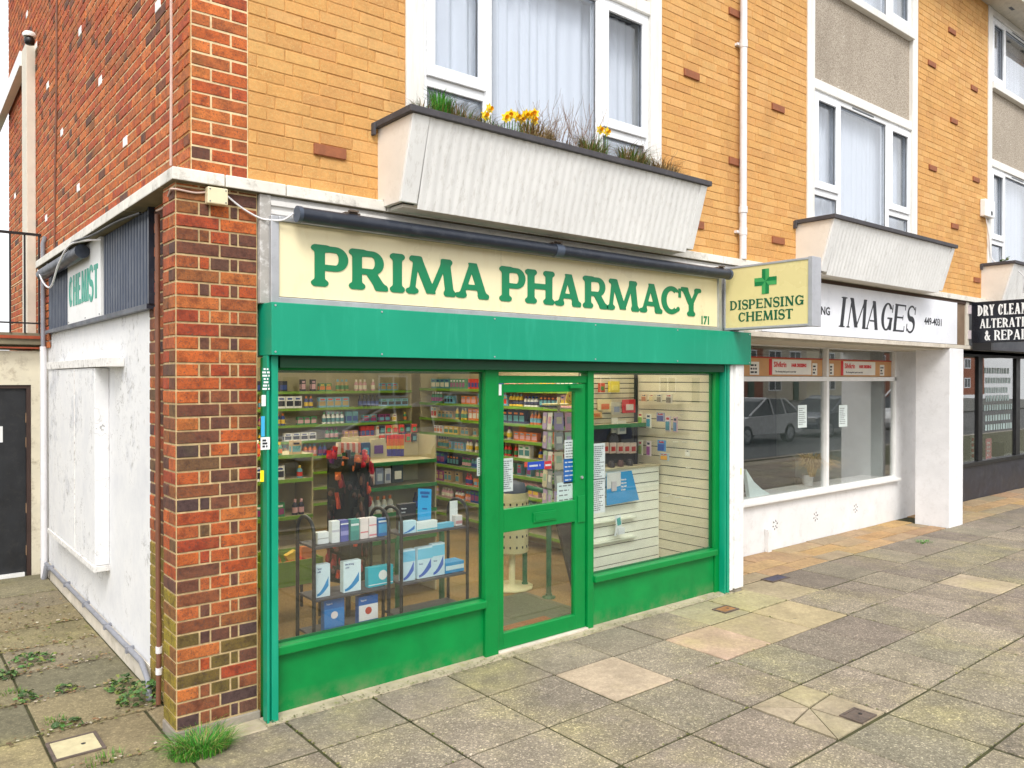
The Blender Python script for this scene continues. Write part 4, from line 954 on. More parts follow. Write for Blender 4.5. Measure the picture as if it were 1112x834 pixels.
# things in the dry cleaner's window
for k, (px, py0, py1, w, c, lab) in enumerate(((1057, 471, 501, .18, (232, 230, 226), 'white card with red print standing in the black framed window'), (1074, 476, 499, .22, (238, 150, 160), 'pink card standing in the black framed window'), (1087, 480, 498, .2, (236, 226, 214), 'cream floral card beside the pink one'))):
    a_ = at(px, py0, 1, .95); zz = at(px, py1, 1, .95).z
    q = MB(); q.box(a_.x-w/2*1.1, a_.x+w/2*1.1, .95, .96, zz, a_.z); o = tag(q.build('display_card', flat(*c)), lab, 'card')
    lines(o, a_.x-w*.4, a_.x+w*.4, zz+.05, a_.z-.05, .9495, 4, flat(200, 70, 70) if k != 1 else I_W, fill=.6)
q = MB(); q.box(12.22, 17.4, .87, 1.1, .58, .60); q.build('window_board', M_wpw, dc)
q = MB(); q.lathe((12.75, 1.0, .6), [(.05, 0), (.07, .12), (.09, .2)], 10); o = q.build('pot', flat(70, 130, 70)); tag(o, 'green pot at the left of the black framed window', 'pot')
q = MB(); q.box(14.45, 14.72, .93, 1.05, .6, .86); tag(q.build('dark_bag', M_black, None, bevel=.02), 'black bag at the right of the black framed window', 'bag')
# hairdresser interior
q = MB(); q.box(5.125, 10.39, 4.2, 4.3, .0, 2.4); q.build('back_wall', paint('dim_grey_wall', rgb(84, 90, 94), .9, .1), hs)
q = MB(); q.box(9.99, 10.05, .91, 4.2, .0, 2.4); q.build('inner_wall', paint('pale_green_grey_wall', rgb(190, 200, 198), .9, .05), hs)
q = MB(); q.box(7.4, 7.5, 3.0, 4.2, 0, 2.4); q.box(8.9, 9.98, 2.6, 2.7, 0, 2.4); q.build('partition', paint('dim_partition', rgb(110,118,120), .9, .1), hs)
q = MB(); q.box(5.125, 10.39, .91, 4.2, -.01, .02); q.build('shop_floor', paint('dark_floor', rgb(70, 64, 60), .5, .1), hs)
so = thing('black_sofa', 'black leather sofa just inside the hairdresser window', 'sofa', (7.6, 1.5, 0))
M_lea = paint('black_leather', rgb(26, 28, 30), .35, .15)
q = MB(); q.box(6.9, 8.25, 1.2, 1.42, .3, .98); q.build('backrest', M_lea, so, bevel=.05)
q = MB(); q.box(6.9, 8.25, 1.43, 1.95, .12, .48); q.build('seat', M_lea, so, bevel=.05)
q = MB(); q.box(6.72, 6.89, 1.2, 1.95, .05, .68); q.build('armrest', M_lea, so, bevel=.04)
q = MB(); q.box(8.26, 8.43, 1.2, 1.95, .05, .68); q.build('armrest', M_lea, so, bevel=.04)
cn = at(826, 536, 1, .95); q = MB(); q.prism([(6.78, .60), (7.20, .60), (7.02, .68), (6.86, .78), (6.70, .94)], 1, .93, .98); tag(q.build('card_triangle', flat(225, 240, 240)), 'white folded card leaning in the lower left corner of the hairdresser window', 'card')
# ================================================================== PHARMACY INTERIOR
M_floor = None
m, nt, b = nodes('carpet_floor'); L = nt.links
n1 = noise(nt, 90, 3, .7); n2 = noise(nt, .8, 3, .5)
c = ramp(nt, n1.outputs['Fac'], [(.3, rgb(118, 92, 52)), (.7, rgb(176, 142, 88))]).outputs[0]
c = mixc(nt, ramp(nt, n2.outputs['Fac'], [(.45, W(0)), (.6, W(.5))]).outputs[0], c, rgb(110, 104, 70))
L.new(c, b.inputs['Base Color']); b.inputs['Roughness'].default_value = .95; M_floor = m
pf = MB(); pf.box(.4, 5.0, .05, 5.25, -.02, .025); tag(pf.build('shop_floor', M_floor), None, None, None, 'structure')
o = MB(); o.box(2.3, 3.4, .06, 1.05, .0255, .030); tag(o.build('floor_mat', paint('green_grey_matting', rgb(104, 108, 84), .95, .15, scale=30, bmp=.5)), 'grey green matting laid just inside the pharmacy door', 'mat')
o = MB(); o.box(2.3, 3.02, .07, .36, .031, .042); tag(o.build('door_mat', paint('brown_coir', rgb(150, 100, 60), .95, .2, scale=60, bmp=.6), None, bevel=.004), 'brown coir doormat right behind the pharmacy door', 'mat')
iw = thing('interior_walls', 'cream inner walls and ceiling of the pharmacy', 'wall', (2.7, 5, 0))
q = MB(); q.box(.401, 4.999, 5.15, 5.249, .026, 2.56); q.box(.401, .45, .25, 5.15, .026, 2.56); q.box(4.955, 4.999, .98, 5.15, .026, 2.56); q.build('wall', paint('cream_shop_wall', rgb(214, 202, 160), .9, .05), iw)
q = MB(); q.box(.401, 4.999, .201, 5.249, 2.561, 2.60); q.build('ceiling', paint('ceiling_white', rgb(222, 220, 212), .9, .03), iw)
M_lit = emit('fluorescent_diffuser', (1.0, .91, .74, 1), 11.5)
tp = thing('ceiling_light', 'fluorescent ceiling light running along the pharmacy ceiling', 'ceiling light', (1.4, 2.4, 2.5), 'ceiling lights inside the pharmacy')
q = MB(); q.box(1.3, 1.5, 1.0, 3.8, 2.53, 2.56); q.build('housing', M_white, tp); q = MB(); q.box(1.31, 1.49, 1.01, 3.79, 2.50, 2.529); q.build('diffuser', M_lit, tp)
dup(tp, (2.8, 2.4, 2.5)); dup(tp, (4.1, 1.72, 2.5))
M_shelf = paint('cream_shelf_board', rgb(190, 180, 146), .6, .06)
M_edge = paint('lime_green_shelf_edge', rgb(118, 160, 44), .45, .08)
M_edge2 = paint('green_shelf_edge_dark', rgb(40, 128, 62), .45, .08)
def shelving(name, label, x0, x1, y0, y1, zs, face, edge=M_edge, back=True, top=None):
    """face: 'S' shelves open to -y, 'W' open to -x"""
    t = thing(name, label, 'shelving', ((x0+x1)/2, (y0+y1)/2, .026))
    zt = top or max(zs)+.3
    q = MB()
    if face == 'S': q.box(x0, x1, y1-.03, y1, .026, zt)
    else: q.box(x1-.03, x1, y0, y1, .026, zt)
    q.build('back_panel', M_shelf, t)
    for z in zs:
        q = MB()
        if face == 'S': q.box(x0, x1, y0+.012, y1-.031, z-.02, z); 
        else: q.box(x0+.012, x1-.031, y0, y1, z-.02, z)
        s_ = q.build('shelf', M_shelf, t)
        q = MB()
        if face == 'S': q.box(x0, x1, y0, y0+.011, z-.03, z+.004)
        else: q.box(x0, x0+.011, y0, y1, z-.03, z+.004)
        q.build('edge_strip', edge, s_)
    q = MB()
    if face == 'S': q.box(x0-.015, x0-.001, y0+.03, y1, .026, zt); q.box(x1+.001, x1+.015, y0+.03, y1, .026, zt)
    else: q.box(x0+.03, x1, y0-.015, y0-.001, .026, zt); q.box(x0+.03, x1, y1+.001, y1+.015, .026, zt)
    q.build('end_upright', M_shelf, t)
    return t
BZS = [.42, .62, .82, 1.02, 1.22, 1.42, 1.63, 1.84]
shelving('wall_shelving', 'long wall shelving with lime green edges across the back of the pharmacy', .8, 4.5, 4.78, 5.14, BZS, 'S')
SZS = [.22, .42, .63, .86, 1.07, 1.27, 1.47, 1.675, 1.87]
shelving('wall_shelving', 'tall wall shelving with lime green edges along the right side of the pharmacy', 4.6, 4.95, 1.12, 4.75, SZS, 'W')
GZS = [.30, .56, .80, 1.035, 1.255]
gond = shelving('gondola', 'free standing shelf unit with dark green edges facing the left display window', 2.02, 2.80, 1.62, 1.98, GZS, 'S', M_edge2, top=1.47)
# ---- goods
PAL = [(236,230,214),(214,60,50),(40,70,150),(240,200,60),(60,140,90),(150,60,120),(240,240,240),(230,130,60),(120,180,210),(40,40,60),(220,170,180),(190,160,110),(90,150,160)]
NAMES = ['cream','red','blue','yellow','green','purple','white','orange','pale blue','black','pink','tan','teal']
MP = [flat(*c, tagn='p') for c in PAL]
def carton_proto(ci, w, d, h, cj):
    q = MB(); q.box(-w/2, w/2, -d/2, d/2, 0, h); 
    q.box(-w*.42, w*.42, -d/2-.0012, -d/2-.0002, h*.18, h*.62, 1); q.box(-w*.3, w*.3, -d/2-.0012, -d/2-.0002, h*.72, h*.86, 2)
    q.box(-d/2*0-w/2-.0012, -w/2-.0002, -d*.35, d*.35, h*.2, h*.6, 1)
    return q
def bottle_proto(ci, w, h, cj):
    q = MB(); r = w/2
    q.lathe((0,0,0), [(r*.9, 0), (r, .01), (r, h*.62), (r*.55, h*.76), (r*.4, h*.8)], 10, 0)
    q.lathe((0,0,h*.8), [(r*.5, 0), (r*.5, h*.18), (r*.42, h*.2)], 10, 2)
    q.lathe((0,0,h*.15), [(r*1.02, 0), (r*1.02, h*.34)], 10, 1)
    return q
PROTO = {}
def goods(kind, ci, cj, w, d, h):
    k = (kind, ci, cj, round(w,3), round(d,3), round(h,3))
    if k not in PROTO:
        q = carton_proto(ci, w, d, h, cj) if kind == 'carton' else bottle_proto(ci, w, h, cj)
        o = q.build(kind, [MP[ci], MP[cj], MP[(cj*5+ci+3) % len(MP)]]); PROTO[k] = [o, False]; return o, True
    return PROTO[k][0].copy(), False
def place(kind, ci, cj, w, d, h, x, y, z, rz, label, group):
    o, new = goods(kind, ci, cj, w, d, h)
    if not new: COL.objects.link(o)
    o.location = (x, y, z); o.rotation_euler = (0, 0, rz)
    tag(o, label, 'carton' if kind == 'carton' else 'bottle', group); return o
ORD = ['lowest', 'second lowest', 'third', 'fourth', 'fifth', 'sixth', 'seventh', 'eighth', 'top']
def fill_row(a0, a1, fixed, z, axis, hmax, where, group, seed, density=.92, pal=None):
    random.seed(seed); a = a0
    while a < a1-.04:
        kind = 'carton' if rnd() < .6 else 'bottle'; ci = random.choice(pal or range(len(MP))); cj = (ci+random.choice((1, 3, 6))) % len(MP)
        w = random.choice((.06, .08, .10)) if kind == 'carton' else .055; h = random.choice((.10, .13, .15)) if kind == 'carton' else random.choice((.12, .15)); h = min(h, hmax)
        n = random.choice((2, 3, 4, 5)); 
        for k in range(n):
            if a+w > a1: break
            if rnd() < density:
                nm = NAMES[ci]
                if kind == 'carton': lab = '%s carton, %s panel, %s' % (nm, NAMES[cj], where)
                else: lab = '%s bottle, %s label, %s' % (nm, NAMES[cj], where)
                p = (a+w/2, fixed) if axis == 0 else (fixed, a+w/2)
                place(kind, ci, cj, w, .06, h, p[0], p[1], z+.001, (0 if axis == 0 else -math.pi/2)+ru(-.04, .04), lab, group)
            a += w+.008
        a += ru(.01, .08)
    
for i in range(3, 8):
    fill_row(2.3, 4.48, 4.86, BZS[i], 0, .16, 'on the %s shelf of the back wall' % ORD[i], 'goods on the back wall shelving of the pharmacy', 100+i)
for i in range(1, 9):
    fill_row(1.75 if i > 3 else 2.1, 4.6, 4.70, SZS[i], 1, .15, 'on the %s shelf of the right hand wall' % ORD[i], 'goods on the right hand wall shelving of the pharmacy', 200+i, pal=([3,0,9,11,6,7] if i in (5,6) else ([2,9,12,4] if i in (3,) else None)))
for i in (2,):
    fill_row(2.06, 2.78, 1.69, GZS[i], 0, .17, 'on the %s shelf of the free standing unit' % ORD[i], 'goods on the free standing unit', 300+i, pal=[0,10,8,6,2] if i == 3 else ([1,7,2,3,10] if i == 4 else [4,9,0]), density=.85)
# hanging cards on the gondola back above the top shelf
for i, xx in enumerate((2.40, 2.47, 2.54, 2.61, 2.68, 2.75)):
    for j, zz in enumerate((1.40, 1.49)):
        q = MB(); q.box(xx-.027, xx+.027, 1.93, 1.945, zz, zz+.075); c = [1,9,1,11,1,9][(i+j) % 6]
        q.box(xx-.018, xx+.018, 1.926, 1.9299, zz+.012, zz+.05, 1)
        tag(q.build('blister_pack', [MP[c], MP[(c+3) % 13]]), '%s blister pack, %s in the %s line above the free standing unit' % (NAMES[c], ['first','second','third','fourth','fifth','sixth'][i], 'top' if j else 'lower'), 'blister pack', 'packs hanging on the free standing unit')
# left low display: wooden topped counter with goods and a basket
lc = shelving('low_counter', 'low shelf unit with a wooden top at the left of the pharmacy interior', 1.15, 2.0, 2.55, 3.0, [.4, .7, 1.05, 1.28], 'S', M_edge, top=1.282)
for i, zz in enumerate((.7, 1.05, 1.28)): fill_row(1.2, 1.98, 2.62, zz, 0, .15, 'on the %s shelf of the low unit at the left' % ['second','third','top'][i], 'goods on the low unit at the left', 400+i)
bk = thing('wire_basket', 'red and orange basket of oddments low down at the left of the shop floor', 'basket', (1.35, 1.75, .3))
q = MB(); q.box(1.12, 1.62, 1.55, 1.56, .32, .52); q.box(1.12, 1.62, 1.94, 1.95, .32, .52); q.box(1.12, 1.13, 1.56, 1.94, .32, .52); q.box(1.61, 1.62, 1.56, 1.94, .32, .52); q.box(1.13, 1.61, 1.56, 1.94, .32, .335); q.build('tray', M_edge, bk)
q = MB()
for xx in (1.14, 1.6):
    for yy in (1.57, 1.93): q.box(xx-.01, xx+.01, yy-.01, yy+.01, .026, .32)
q.build('legs', M_black, bk)
random.seed(5)
for k in range(10):
    c = random.choice([1, 7, 4, 3, 1, 7]); xx, yy = 1.19+.042*k, ru(1.62, 1.86)
    q = MB(); q.obox((xx, yy, .42+ru(0, .12)), (.09, .06, .12), Matrix.Rotation(ru(-.6, .6), 3, 'Y')); o = q.build('packet', MP[c]); tag(o, '%s packet lying in the basket on the left of the shop floor' % NAMES[c], 'packet', 'packets in the basket')
# hair accessory spinner
sp_ = thing('accessory_stand', 'dark spinner stand crowded with hanging red and black hair accessories', 'display stand', (1.72, 1.35, .026))
cx, cy_ = 1.72, 1.30
q = MB(); q.tube([(cx, cy_, .03), (cx, cy_, 1.42)], .022, 10); q.lathe((cx, cy_, .026), [(.24, 0), (.24, .02), (.05, .04)], 18); q.build('post', M_black, sp_)
q = MB()
for k in range(4):
    a = k*math.pi/2+.35; R3 = Matrix.Rotation(a, 3, 'Z'); q.obox(Vector((cx, cy_, .86))+R3 @ Vector((.11, 0, 0)), (.01, .24, 1.0), R3)
q.build('panel', paint('dark_panel', rgb(34, 40, 36), .6, .2), sp_)
random.seed(11)
acc = []
for k in range(96):
    a = ru(math.pi*.95, math.pi*1.95); zz = .40+1.02*((k*29) % 96)/96; r_ = ru(.08, .21)
    p = Vector((cx+r_*math.cos(a), cy_+r_*math.sin(a), zz)); top = zz > 1.22
    c = random.choice([(200,30,50),(220,40,60),(170,20,50),(90,30,110),(220,120,60)]) if top else random.choice([(26,28,26),(36,40,30),(50,46,40),(20,30,30),(120,30,30),(70,60,40),(190,70,30)])
    q = MB(); R3 = Matrix.Rotation(a+math.pi/2+ru(-.3, .3), 3, 'Z'); h = ru(.06, .13); w_ = ru(.03, .06); R3 = R3 @ Matrix.Rotation(ru(-.25, .25), 3, 'Y')
    q.obox(p, (w_, .008, h), R3); q.lathe(p+R3 @ Vector((0, -.012, -h*.1)), [(.004, -h*.4), (w_*.36, -h*.2), (w_*.3, h*.1), (.004, h*.3)], 8, 1)
    nm = 'bright red or purple' if top else 'dark'
    o = q.build('hair_accessory', [flat(*c), flat(min(255, c[0]+50), c[1]+20, c[2]+20)])
    tag(o, '%s hair accessory card hanging %s on the dark spinner stand' % (nm, 'near the top' if top else 'lower down'), 'hair accessory', 'accessories on the spinner stand')
# ---- cosmetic display racks in the left window
def hoop_rack(x0, x1, label):
    t = thing('display_rack', label, 'display rack', ((x0+x1)/2, .32, .026)); y0, y1 = .20, .45
    for xx in (x0, x1):
        q = MB(); P = [(xx, y0, .03), (xx, y0, 1.0)]
        for k in range(9): a = math.pi*k/8; P.append((xx, (y0+y1)/2-(y1-y0)/2*math.cos(a), 1.0+.10*math.sin(a)))
        P.append((xx, y1, .03)); q.tube(P, .0125, 10); q.build('end_hoop', M_black, t)
    for z in (.335, .575, .915):
        q = MB(); q.box(x0+.01, x1-.01, y0, y1, z-.016, z); q.build('shelf', paint('dark_grey_shelf', rgb(66, 64, 70), .45, .1), t, bevel=.003)
    return t
hoop_rack(.905, 1.455, 'black metal rack with hooped ends at the left of the display window')
hoop_rack(1.555, 2.12, 'black metal rack with hooped ends next to the pharmacy door post')
def pack(px0, px1, py0, y, z, c, label, d=.05, cat='box', stripe=None, swoosh=None, disc=None, rz=0, h=None, top=None, txt=None, txc=None):
    x0, x1 = at(px0, 560, 1, y).x, at(px1, 560, 1, y).x; zt = at((px0+px1)/2, py0, 1, y).z if h is None else z+h
    w = x1-x0; hh = zt-z; xc = (x0+x1)/2
    t = thing('product_box', label, cat, (xc, y, z)); q = MB(); q.box(-w/2+xc, w/2+xc, y, y+d, z+.001, z+hh); q.build('carton', flat(*c), t, bevel=.0015)
    e = y-.0008
    if stripe: 
        for (f0, f1, cc) in stripe: q = MB(); q.box(xc-w*.49, xc+w*.49, e, y-.0001, z+hh*f0, z+hh*f1); q.build('colour_band', flat(*cc), t)
    if swoosh:
        q = MB(); P = []
        for k in range(13):
            s_ = k/12; P.append((xc-w*.42+w*.8*s_, z+hh*(.12+.5*s_**1.6)))
        for k in range(13):
            s_ = 1-k/12; P.append((xc-w*.42+w*.8*s_, z+hh*(.05+.28*s_*s_)))
        for k in range(12):
            a, b_, c_, d_ = P[k], P[k+1], P[24-k], P[25-k]
            q.face([(a[0], e-.0003, a[1]), (d_[0], e-.0003, d_[1]), (c_[0], e-.0003, c_[1]), (b_[0], e-.0003, b_[1])])
        q.build('swoosh', flat(*swoosh), t)
    if disc:
        q = MB(); P = [(xc+disc[1]*w+w*.17*math.cos(k*math.pi/10), z+hh*disc[2]+w*.17*math.sin(k*math.pi/10)) for k in range(20)]
        q.prism(P, 1, e-.0004, y-.0001); q.build('disc', flat(*disc[0]), t)
    if txt:
        for f, s_ in txt: text('printed_text', s_, .012, (xc-w*.4, e-.0005, z+hh*f), UX, UZ, flat(*(txc or (30, 70, 140))), t, xs=.8)
    if rz: t.rotation_euler = (0, 0, rz)
    return t
WH = (236, 240, 242); CY = (30, 175, 215); BL = (20, 100, 185)
z1, z2, z3 = .915, .575, .335
pack(345, 357, 578, .27, z1, WH, 'stack of small white boxes at the left end of the top rack shelf', stripe=[(.45,.5,(150,150,150))])
pack(360.5, 369, 566, .25, z1, WH, 'slim white carton on the top rack shelf, first upright one from the left', stripe=[(.5,.6,(200,200,215))])
pack(370, 378.5, 565, .25, z1, (90, 96, 170), 'slim violet blue carton on the top rack shelf', stripe=[(.3,.5,(150,150,210)),(.8,.86,WH)])
pack(381, 390, 564, .25, z1, (80, 160, 150), 'slim pale green carton on the top rack shelf', stripe=[(.0,.45,(60,140,135)),(.7,.8,WH)])
pack(391.5, 400, 563, .25, z1, (240, 228, 226), 'slim white and pink carton on the top rack shelf, nearer the green one', stripe=[(.3,.36,(220,120,130))])
pack(401, 409, 562, .25, z1, (240, 232, 232), 'slim white and pink carton on the top rack shelf, beside the blue tub', stripe=[(.1,.18,(225,140,150)),(.6,.66,(225,140,150))])
pack(411, 423, 563, .25, z1, (20, 110, 180), 'bright blue box at the right end of the left rack top shelf', stripe=[(.2,.7,(60,160,210)),(.8,.9,WH)])
pack(343, 358.5, 613, .24, z2, (215, 234, 244), 'white box with a blue wave at the left of the lower rack shelf', swoosh=(20,140,205), txt=[(.86,'Spray'),(.76,'refill')])
pack(373, 392, 609, .24, z2, (220, 238, 246), 'white box with a blue wave in the middle of the lower rack shelf', swoosh=(20,140,205), txt=[(.88,'Bite & Sting'),(.78,'relief')])
pack(400, 427, 615, .25, z2, (30, 180, 200), 'wide turquoise box with a white disc on the lower rack shelf', disc=((236,240,240),.08,.55), stripe=[(.1,.14,(230,245,245))])
pack(352, 374, 650, .24, z3, (28, 104, 176), 'blue hanging carton with a white picture on the bottom rack shelf, left one', stripe=[(.15,.7,(50,130,200))], disc=((240,225,225),0,.5), txt=[(.84,'Support')], txc=(240,240,240))
pack(389.5, 410.5, 647, .24, z3, (22, 96, 172), 'blue hanging carton with a red and white picture on the bottom rack shelf, right one', stripe=[(.15,.7,(240,235,235))], disc=((200,70,50),0,.48), txt=[(.84,'Support')], txc=(240,240,240))
pack(437, 451, 597, .24, z2, (200, 226, 240), 'tall white and blue box on the right rack lower shelf, nearest the left hoop', swoosh=(60,100,190), stripe=[(.62,.95,(110,190,225))])
pack(453.5, 470, 594, .24, z2, (206, 230, 242), 'tall white and blue box in the middle of the right rack lower shelf', swoosh=(60,100,190), stripe=[(.62,.95,(120,200,230))], txt=[(.45, 'Forté')])
pack(469.5, 483, 590, .24, z2, (206, 230, 242), 'tall white and blue box third along the right rack lower shelf', swoosh=(60,100,190), stripe=[(.62,.95,(120,200,230))], txt=[(.45, 'Forté')])
pack(484, 504, 610, .24, z2, (30, 150, 210), 'flat blue box lying at the right end of the rack lower shelf', stripe=[(.3,.7,(210,235,245))], d=.12)
pack(434, 452, 547, .36, z1, (34, 34, 40), 'black box with white print on the right rack top shelf', txt=[(.8,'Manuka'),(.66,'honey')], txc=(235,235,235), stripe=[(.1,.2,(120,120,125))])
pack(437, 452, 566, .22, z1, (190, 225, 240), 'white and blue leaflet holder in front of the black box', swoosh=(30,120,200))
pack(453, 475, 566, .22, z1, (225, 236, 238), 'low white tray of leaflets on the right rack top shelf', stripe=[(.1,.25,(90,190,210))])
pack(475.5, 493, 568, .22, z1, (90, 180, 215), 'low pale blue box on the right rack top shelf')
pack(489, 497, 544, .3, z1, WH, 'upright plain white card on the right rack top shelf', d=.01)
pack(495, 502, 560, .24, z1, (226, 222, 226), 'small white box at the right end of the rack top shelf', stripe=[(.2,.5,(210,150,160))])
ad_ = thing('tilted_leaflet', 'tall bright blue leaflet standing tilted on the right rack', 'leaflet', (1.82, .34, z1))
R3 = Matrix.Rotation(.12, 3, 'Y') @ Matrix.Rotation(-.15, 3, 'X')
a_ = at(461, 548, 1, .34); q = MB(); q.obox((a_.x, .34, a_.z), (.115, .004, .23), R3); q.build('card', flat(40, 165, 225), ad_)
q = MB(); q.obox(Vector((a_.x, .34, a_.z))+R3 @ Vector((0, -.003, .085)), (.08, .002, .02), R3); q.obox(Vector((a_.x, .34, a_.z))+R3 @ Vector((0, -.003, .058)), (.06, .002, .016), R3); q.obox(Vector((a_.x, .34, a_.z))+R3 @ Vector((0, -.003, -.03)), (.04, .002, .01), R3); q.build('print', flat(20, 90, 160), ad_)
# green hoop rails
M_rail_g = paint('green_tube_rail', rgb(0, 104, 64), .35, .06)
def hoop(xa, ya, xb, yb, zt, label):
    t = thing('guard_rail', label, 'guard rail', ((xa+xb)/2, (ya+yb)/2, .03)); r = .09; u = Vector((xb-xa, yb-ya, 0)); Ln = u.length; u.normalize()
    P = [(xa, ya, .03), (xa, ya, zt-r)]
    for k in range(1, 6): a = math.pi/2*k/5; P.append((xa+u.x*r*(1-math.cos(a)), ya+u.y*r*(1-math.cos(a)), zt-r+r*math.sin(a)))
    for k in range(1, 6): a = math.pi/2*k/5; P.append((xb-u.x*r*(1-math.sin(a)), yb-u.y*r*(1-math.sin(a)), zt-r+r*math.cos(a)))
    P.append((xb, yb, .03)); q = MB(); q.tube(P, .024, 12); q.build('tube', M_rail_g, t)
    for x, y in ((xa, ya), (xb, yb)): q = MB(); q.lathe((x, y, .028), [(.06, 0), (.06, .012), (.03, .016), (.03, .04)], 14); q.build('base_plate', M_rail_g, t)
hoop(1.90, .82, 2.34, .86, .80, 'green tubular hoop rail standing behind the window racks')
hoop(3.44, .77, 3.52, 1.2, .98, 'green tubular hoop rail just inside the glazed door')
# greeting card spinner seen through the door
gs = thing('card_spinner', 'revolving greeting card stand behind the glazed door with a round yellow face on top', 'display stand', (3.15, .75, .03))
cx, cy_ = 3.42, .62
q = MB(); q.tube([(cx, cy_, .9), (cx, cy_, 1.84)], .014, 8); q.build('post', paint('white_wire', rgb(225, 220, 205), .4), gs)
Mw = paint('white_wire', rgb(225, 220, 205), .4)
q = MB()
for zz in (.95, 1.15, 1.35, 1.55, 1.74):
    for s in range(4):
        a = s*math.pi/2+.5; P = [(cx+.14*math.cos(a), cy_+.14*math.sin(a), zz), (cx+.14*math.cos(a+math.pi/2), cy_+.14*math.sin(a+math.pi/2), zz)]; q.tube(P, .004, 6)
q.build('wire_ring', Mw, gs)
q = MB(); q.lathe((cx, cy_, 1.77), [(.15, 0), (.15, .012)], 16); q.build('top_disc', paint('pale_yellow_disc', rgb(230, 214, 150), .5), gs)
q = MB(); P = [(cx+.055*math.cos(k*math.pi/12), 1.835+.055*math.sin(k*math.pi/12)) for k in range(24)]; q.prism(P, 1, cy_-.16, cy_-.15)
fc = q.build('round_badge', flat(245, 200, 20), gs)
q = MB()
for dx in (-.02, .02): q.prism([(cx+dx+.007*math.cos(k*math.pi/5), 1.852+.012*math.sin(k*math.pi/5)) for k in range(10)], 1, cy_-.1625, cy_-.1605)
q.tube([(cx-.03, cy_-.161, 1.82), (cx-.015, cy_-.161, 1.806), (cx+.015, cy_-.161, 1.806), (cx+.03, cy_-.161, 1.82)], .003, 6); q.build('badge_face', flat(190, 60, 20), fc)
random.seed(21); k = 0
CC = ['white','cream','pink','pale green','grey','lilac']; CP = [(238,236,230),(232,220,190),(226,170,190),(180,205,180),(170,170,172),(190,170,210)]
for zz in (.86, 1.03, 1.20, 1.37, 1.54):
    for s in range(4):
        for t_ in (.27, .73):
            a = s*math.pi/2+.5; p = Vector((cx+.155*math.cos(a), cy_+.155*math.sin(a), 0)).lerp(Vector((cx+.155*math.cos(a+math.pi/2), cy_+.155*math.sin(a+math.pi/2), 0)), t_)
            ci = random.randrange(6); ang = a+math.pi*3/4
            R3 = Matrix.Rotation(ang, 3, 'Z') @ Matrix.Rotation(-.08, 3, 'X'); q = MB(); q.obox((p.x, p.y, zz+.09), (.085, .004, .15), R3)
            cj = (ci+2) % 6; q.obox(Vector((p.x, p.y, zz+.10))+R3 @ Vector((0, .003, 0)), (.05, .003, .06), R3, 1); q.obox(Vector((p.x, p.y, zz+.10))+R3 @ Vector((0, -.003, 0)), (.05, .003, .06), R3, 1)
            tag(q.build('greeting_card', [flat(*CP[ci]), flat(*CP[cj], tagn='c')]), '%s greeting card in %s row up the revolving card stand' % (CC[ci], ['the first','the second','the third','the fourth','the top'][int(round((zz-.86)/.17))]), 'greeting card', 'cards on the revolving stand')
# cream peg drum under it
DX = at(556, 580, 1, 1.25); DZ = at(556, 604, 1, 1.08).z
pd = thing('perforated_drum', 'cream perforated round display drum standing behind the door', 'display stand', (3.3, 1.25, .03))
q = MB(); q.lathe((DX.x, 1.25, DZ), [(.15, 0), (.155, .01), (.155, .55), (.15, .56)], 18); q.lathe((DX.x, 1.25, .03), [(.2, 0), (.2, .02), (.03, .03), (.03, .36)], 12); q.build('drum', paint('cream_metal', rgb(232, 220, 170), .5, .05), pd)
q = MB()
for zz in [DZ+.06+.1*k for k in range(5)]:
    for k in range(16):
        a = 2*math.pi*k/16; q.obox((DX.x+.156*math.cos(a), 1.25+.156*math.sin(a), zz), (.004, .014, .022), Matrix.Rotation(a, 3, 'Z'))
q.build('holes', I_K, pd)
q = MB(); q.lathe((DX.x, 1.25, DZ+.562), [(.15, 0), (.12, .08), (.05, .1)], 14); tag(q.build('goods_heap', flat(70, 80, 100)), 'heap of small grey blue packets on top of the cream drum', 'packet')
# sloping black board and white box behind the door
bb = MB(); a_ = at(615, 610, 1, .78); bb.prism([(.72, .03), (.76, .03), (1.06, .82), (1.02, .82)], 0, 3.72, 4.2); tag(bb.build('black_board', paint('black_board', rgb(52, 50, 46), .5, .1)), 'black board leaning behind the glazed door', 'board')
bw = MB(); bw.box(3.60, 3.86, .30, .62, .03, .20); tag(bw.build('white_crate', paint('cream_white_crate', rgb(226, 220, 200), .6, .05), None, bevel=.008), 'cream white box on the floor behind the door beside the black board', 'box')
# ---- slatwall, right window
M_slat = paint('white_slat_board', rgb(242, 242, 228), .5, .04); M_groove = paint('dark_slat_groove', rgb(62, 70, 60), .7, .05); M_slat2 = paint('beige_slat_board', rgb(228, 220, 192), .5, .05)
def slat(x0, x1, y0, y1, z0, z1, pitch, mat, name, label, face):
    t = thing(name, label, 'slat board', ((x0+x1)/2, (y0+y1)/2, z0)); q = MB(); g = MB(); z = z0
    g.box(x0+.004, x1-.004, y0+.004, y1-.004, z0, z1)
    while z < z1-.02:
        zt = min(z+pitch-.009, z1)
        if face == 'S': q.box(x0, x1, y0-.006, y0+.0035, z, zt)
        else: q.box(x0-.006, x0+.0035, y0, y1, z, zt)
        z += pitch
    q.build('boards', mat, t); g.build('grooves', M_groove, t); return t
slat(3.86, 4.835, .68, .70, .06, 1.13, .0925, M_slat, 'white_slat_panel', 'low white slatted panel facing the street in the right display window', 'S')
q = MB(); q.box(3.86, 4.84, .66, .80, 1.131, 1.15); tag(q.build('counter_top', M_shelf), 'cream counter top above the white slatted panel', 'counter top')
slat(4.86, 4.90, .05, .97, .03, 2.12, .0925, M_slat2, 'beige_slat_wall', 'tall beige slatted side wall in the right display window', 'W')
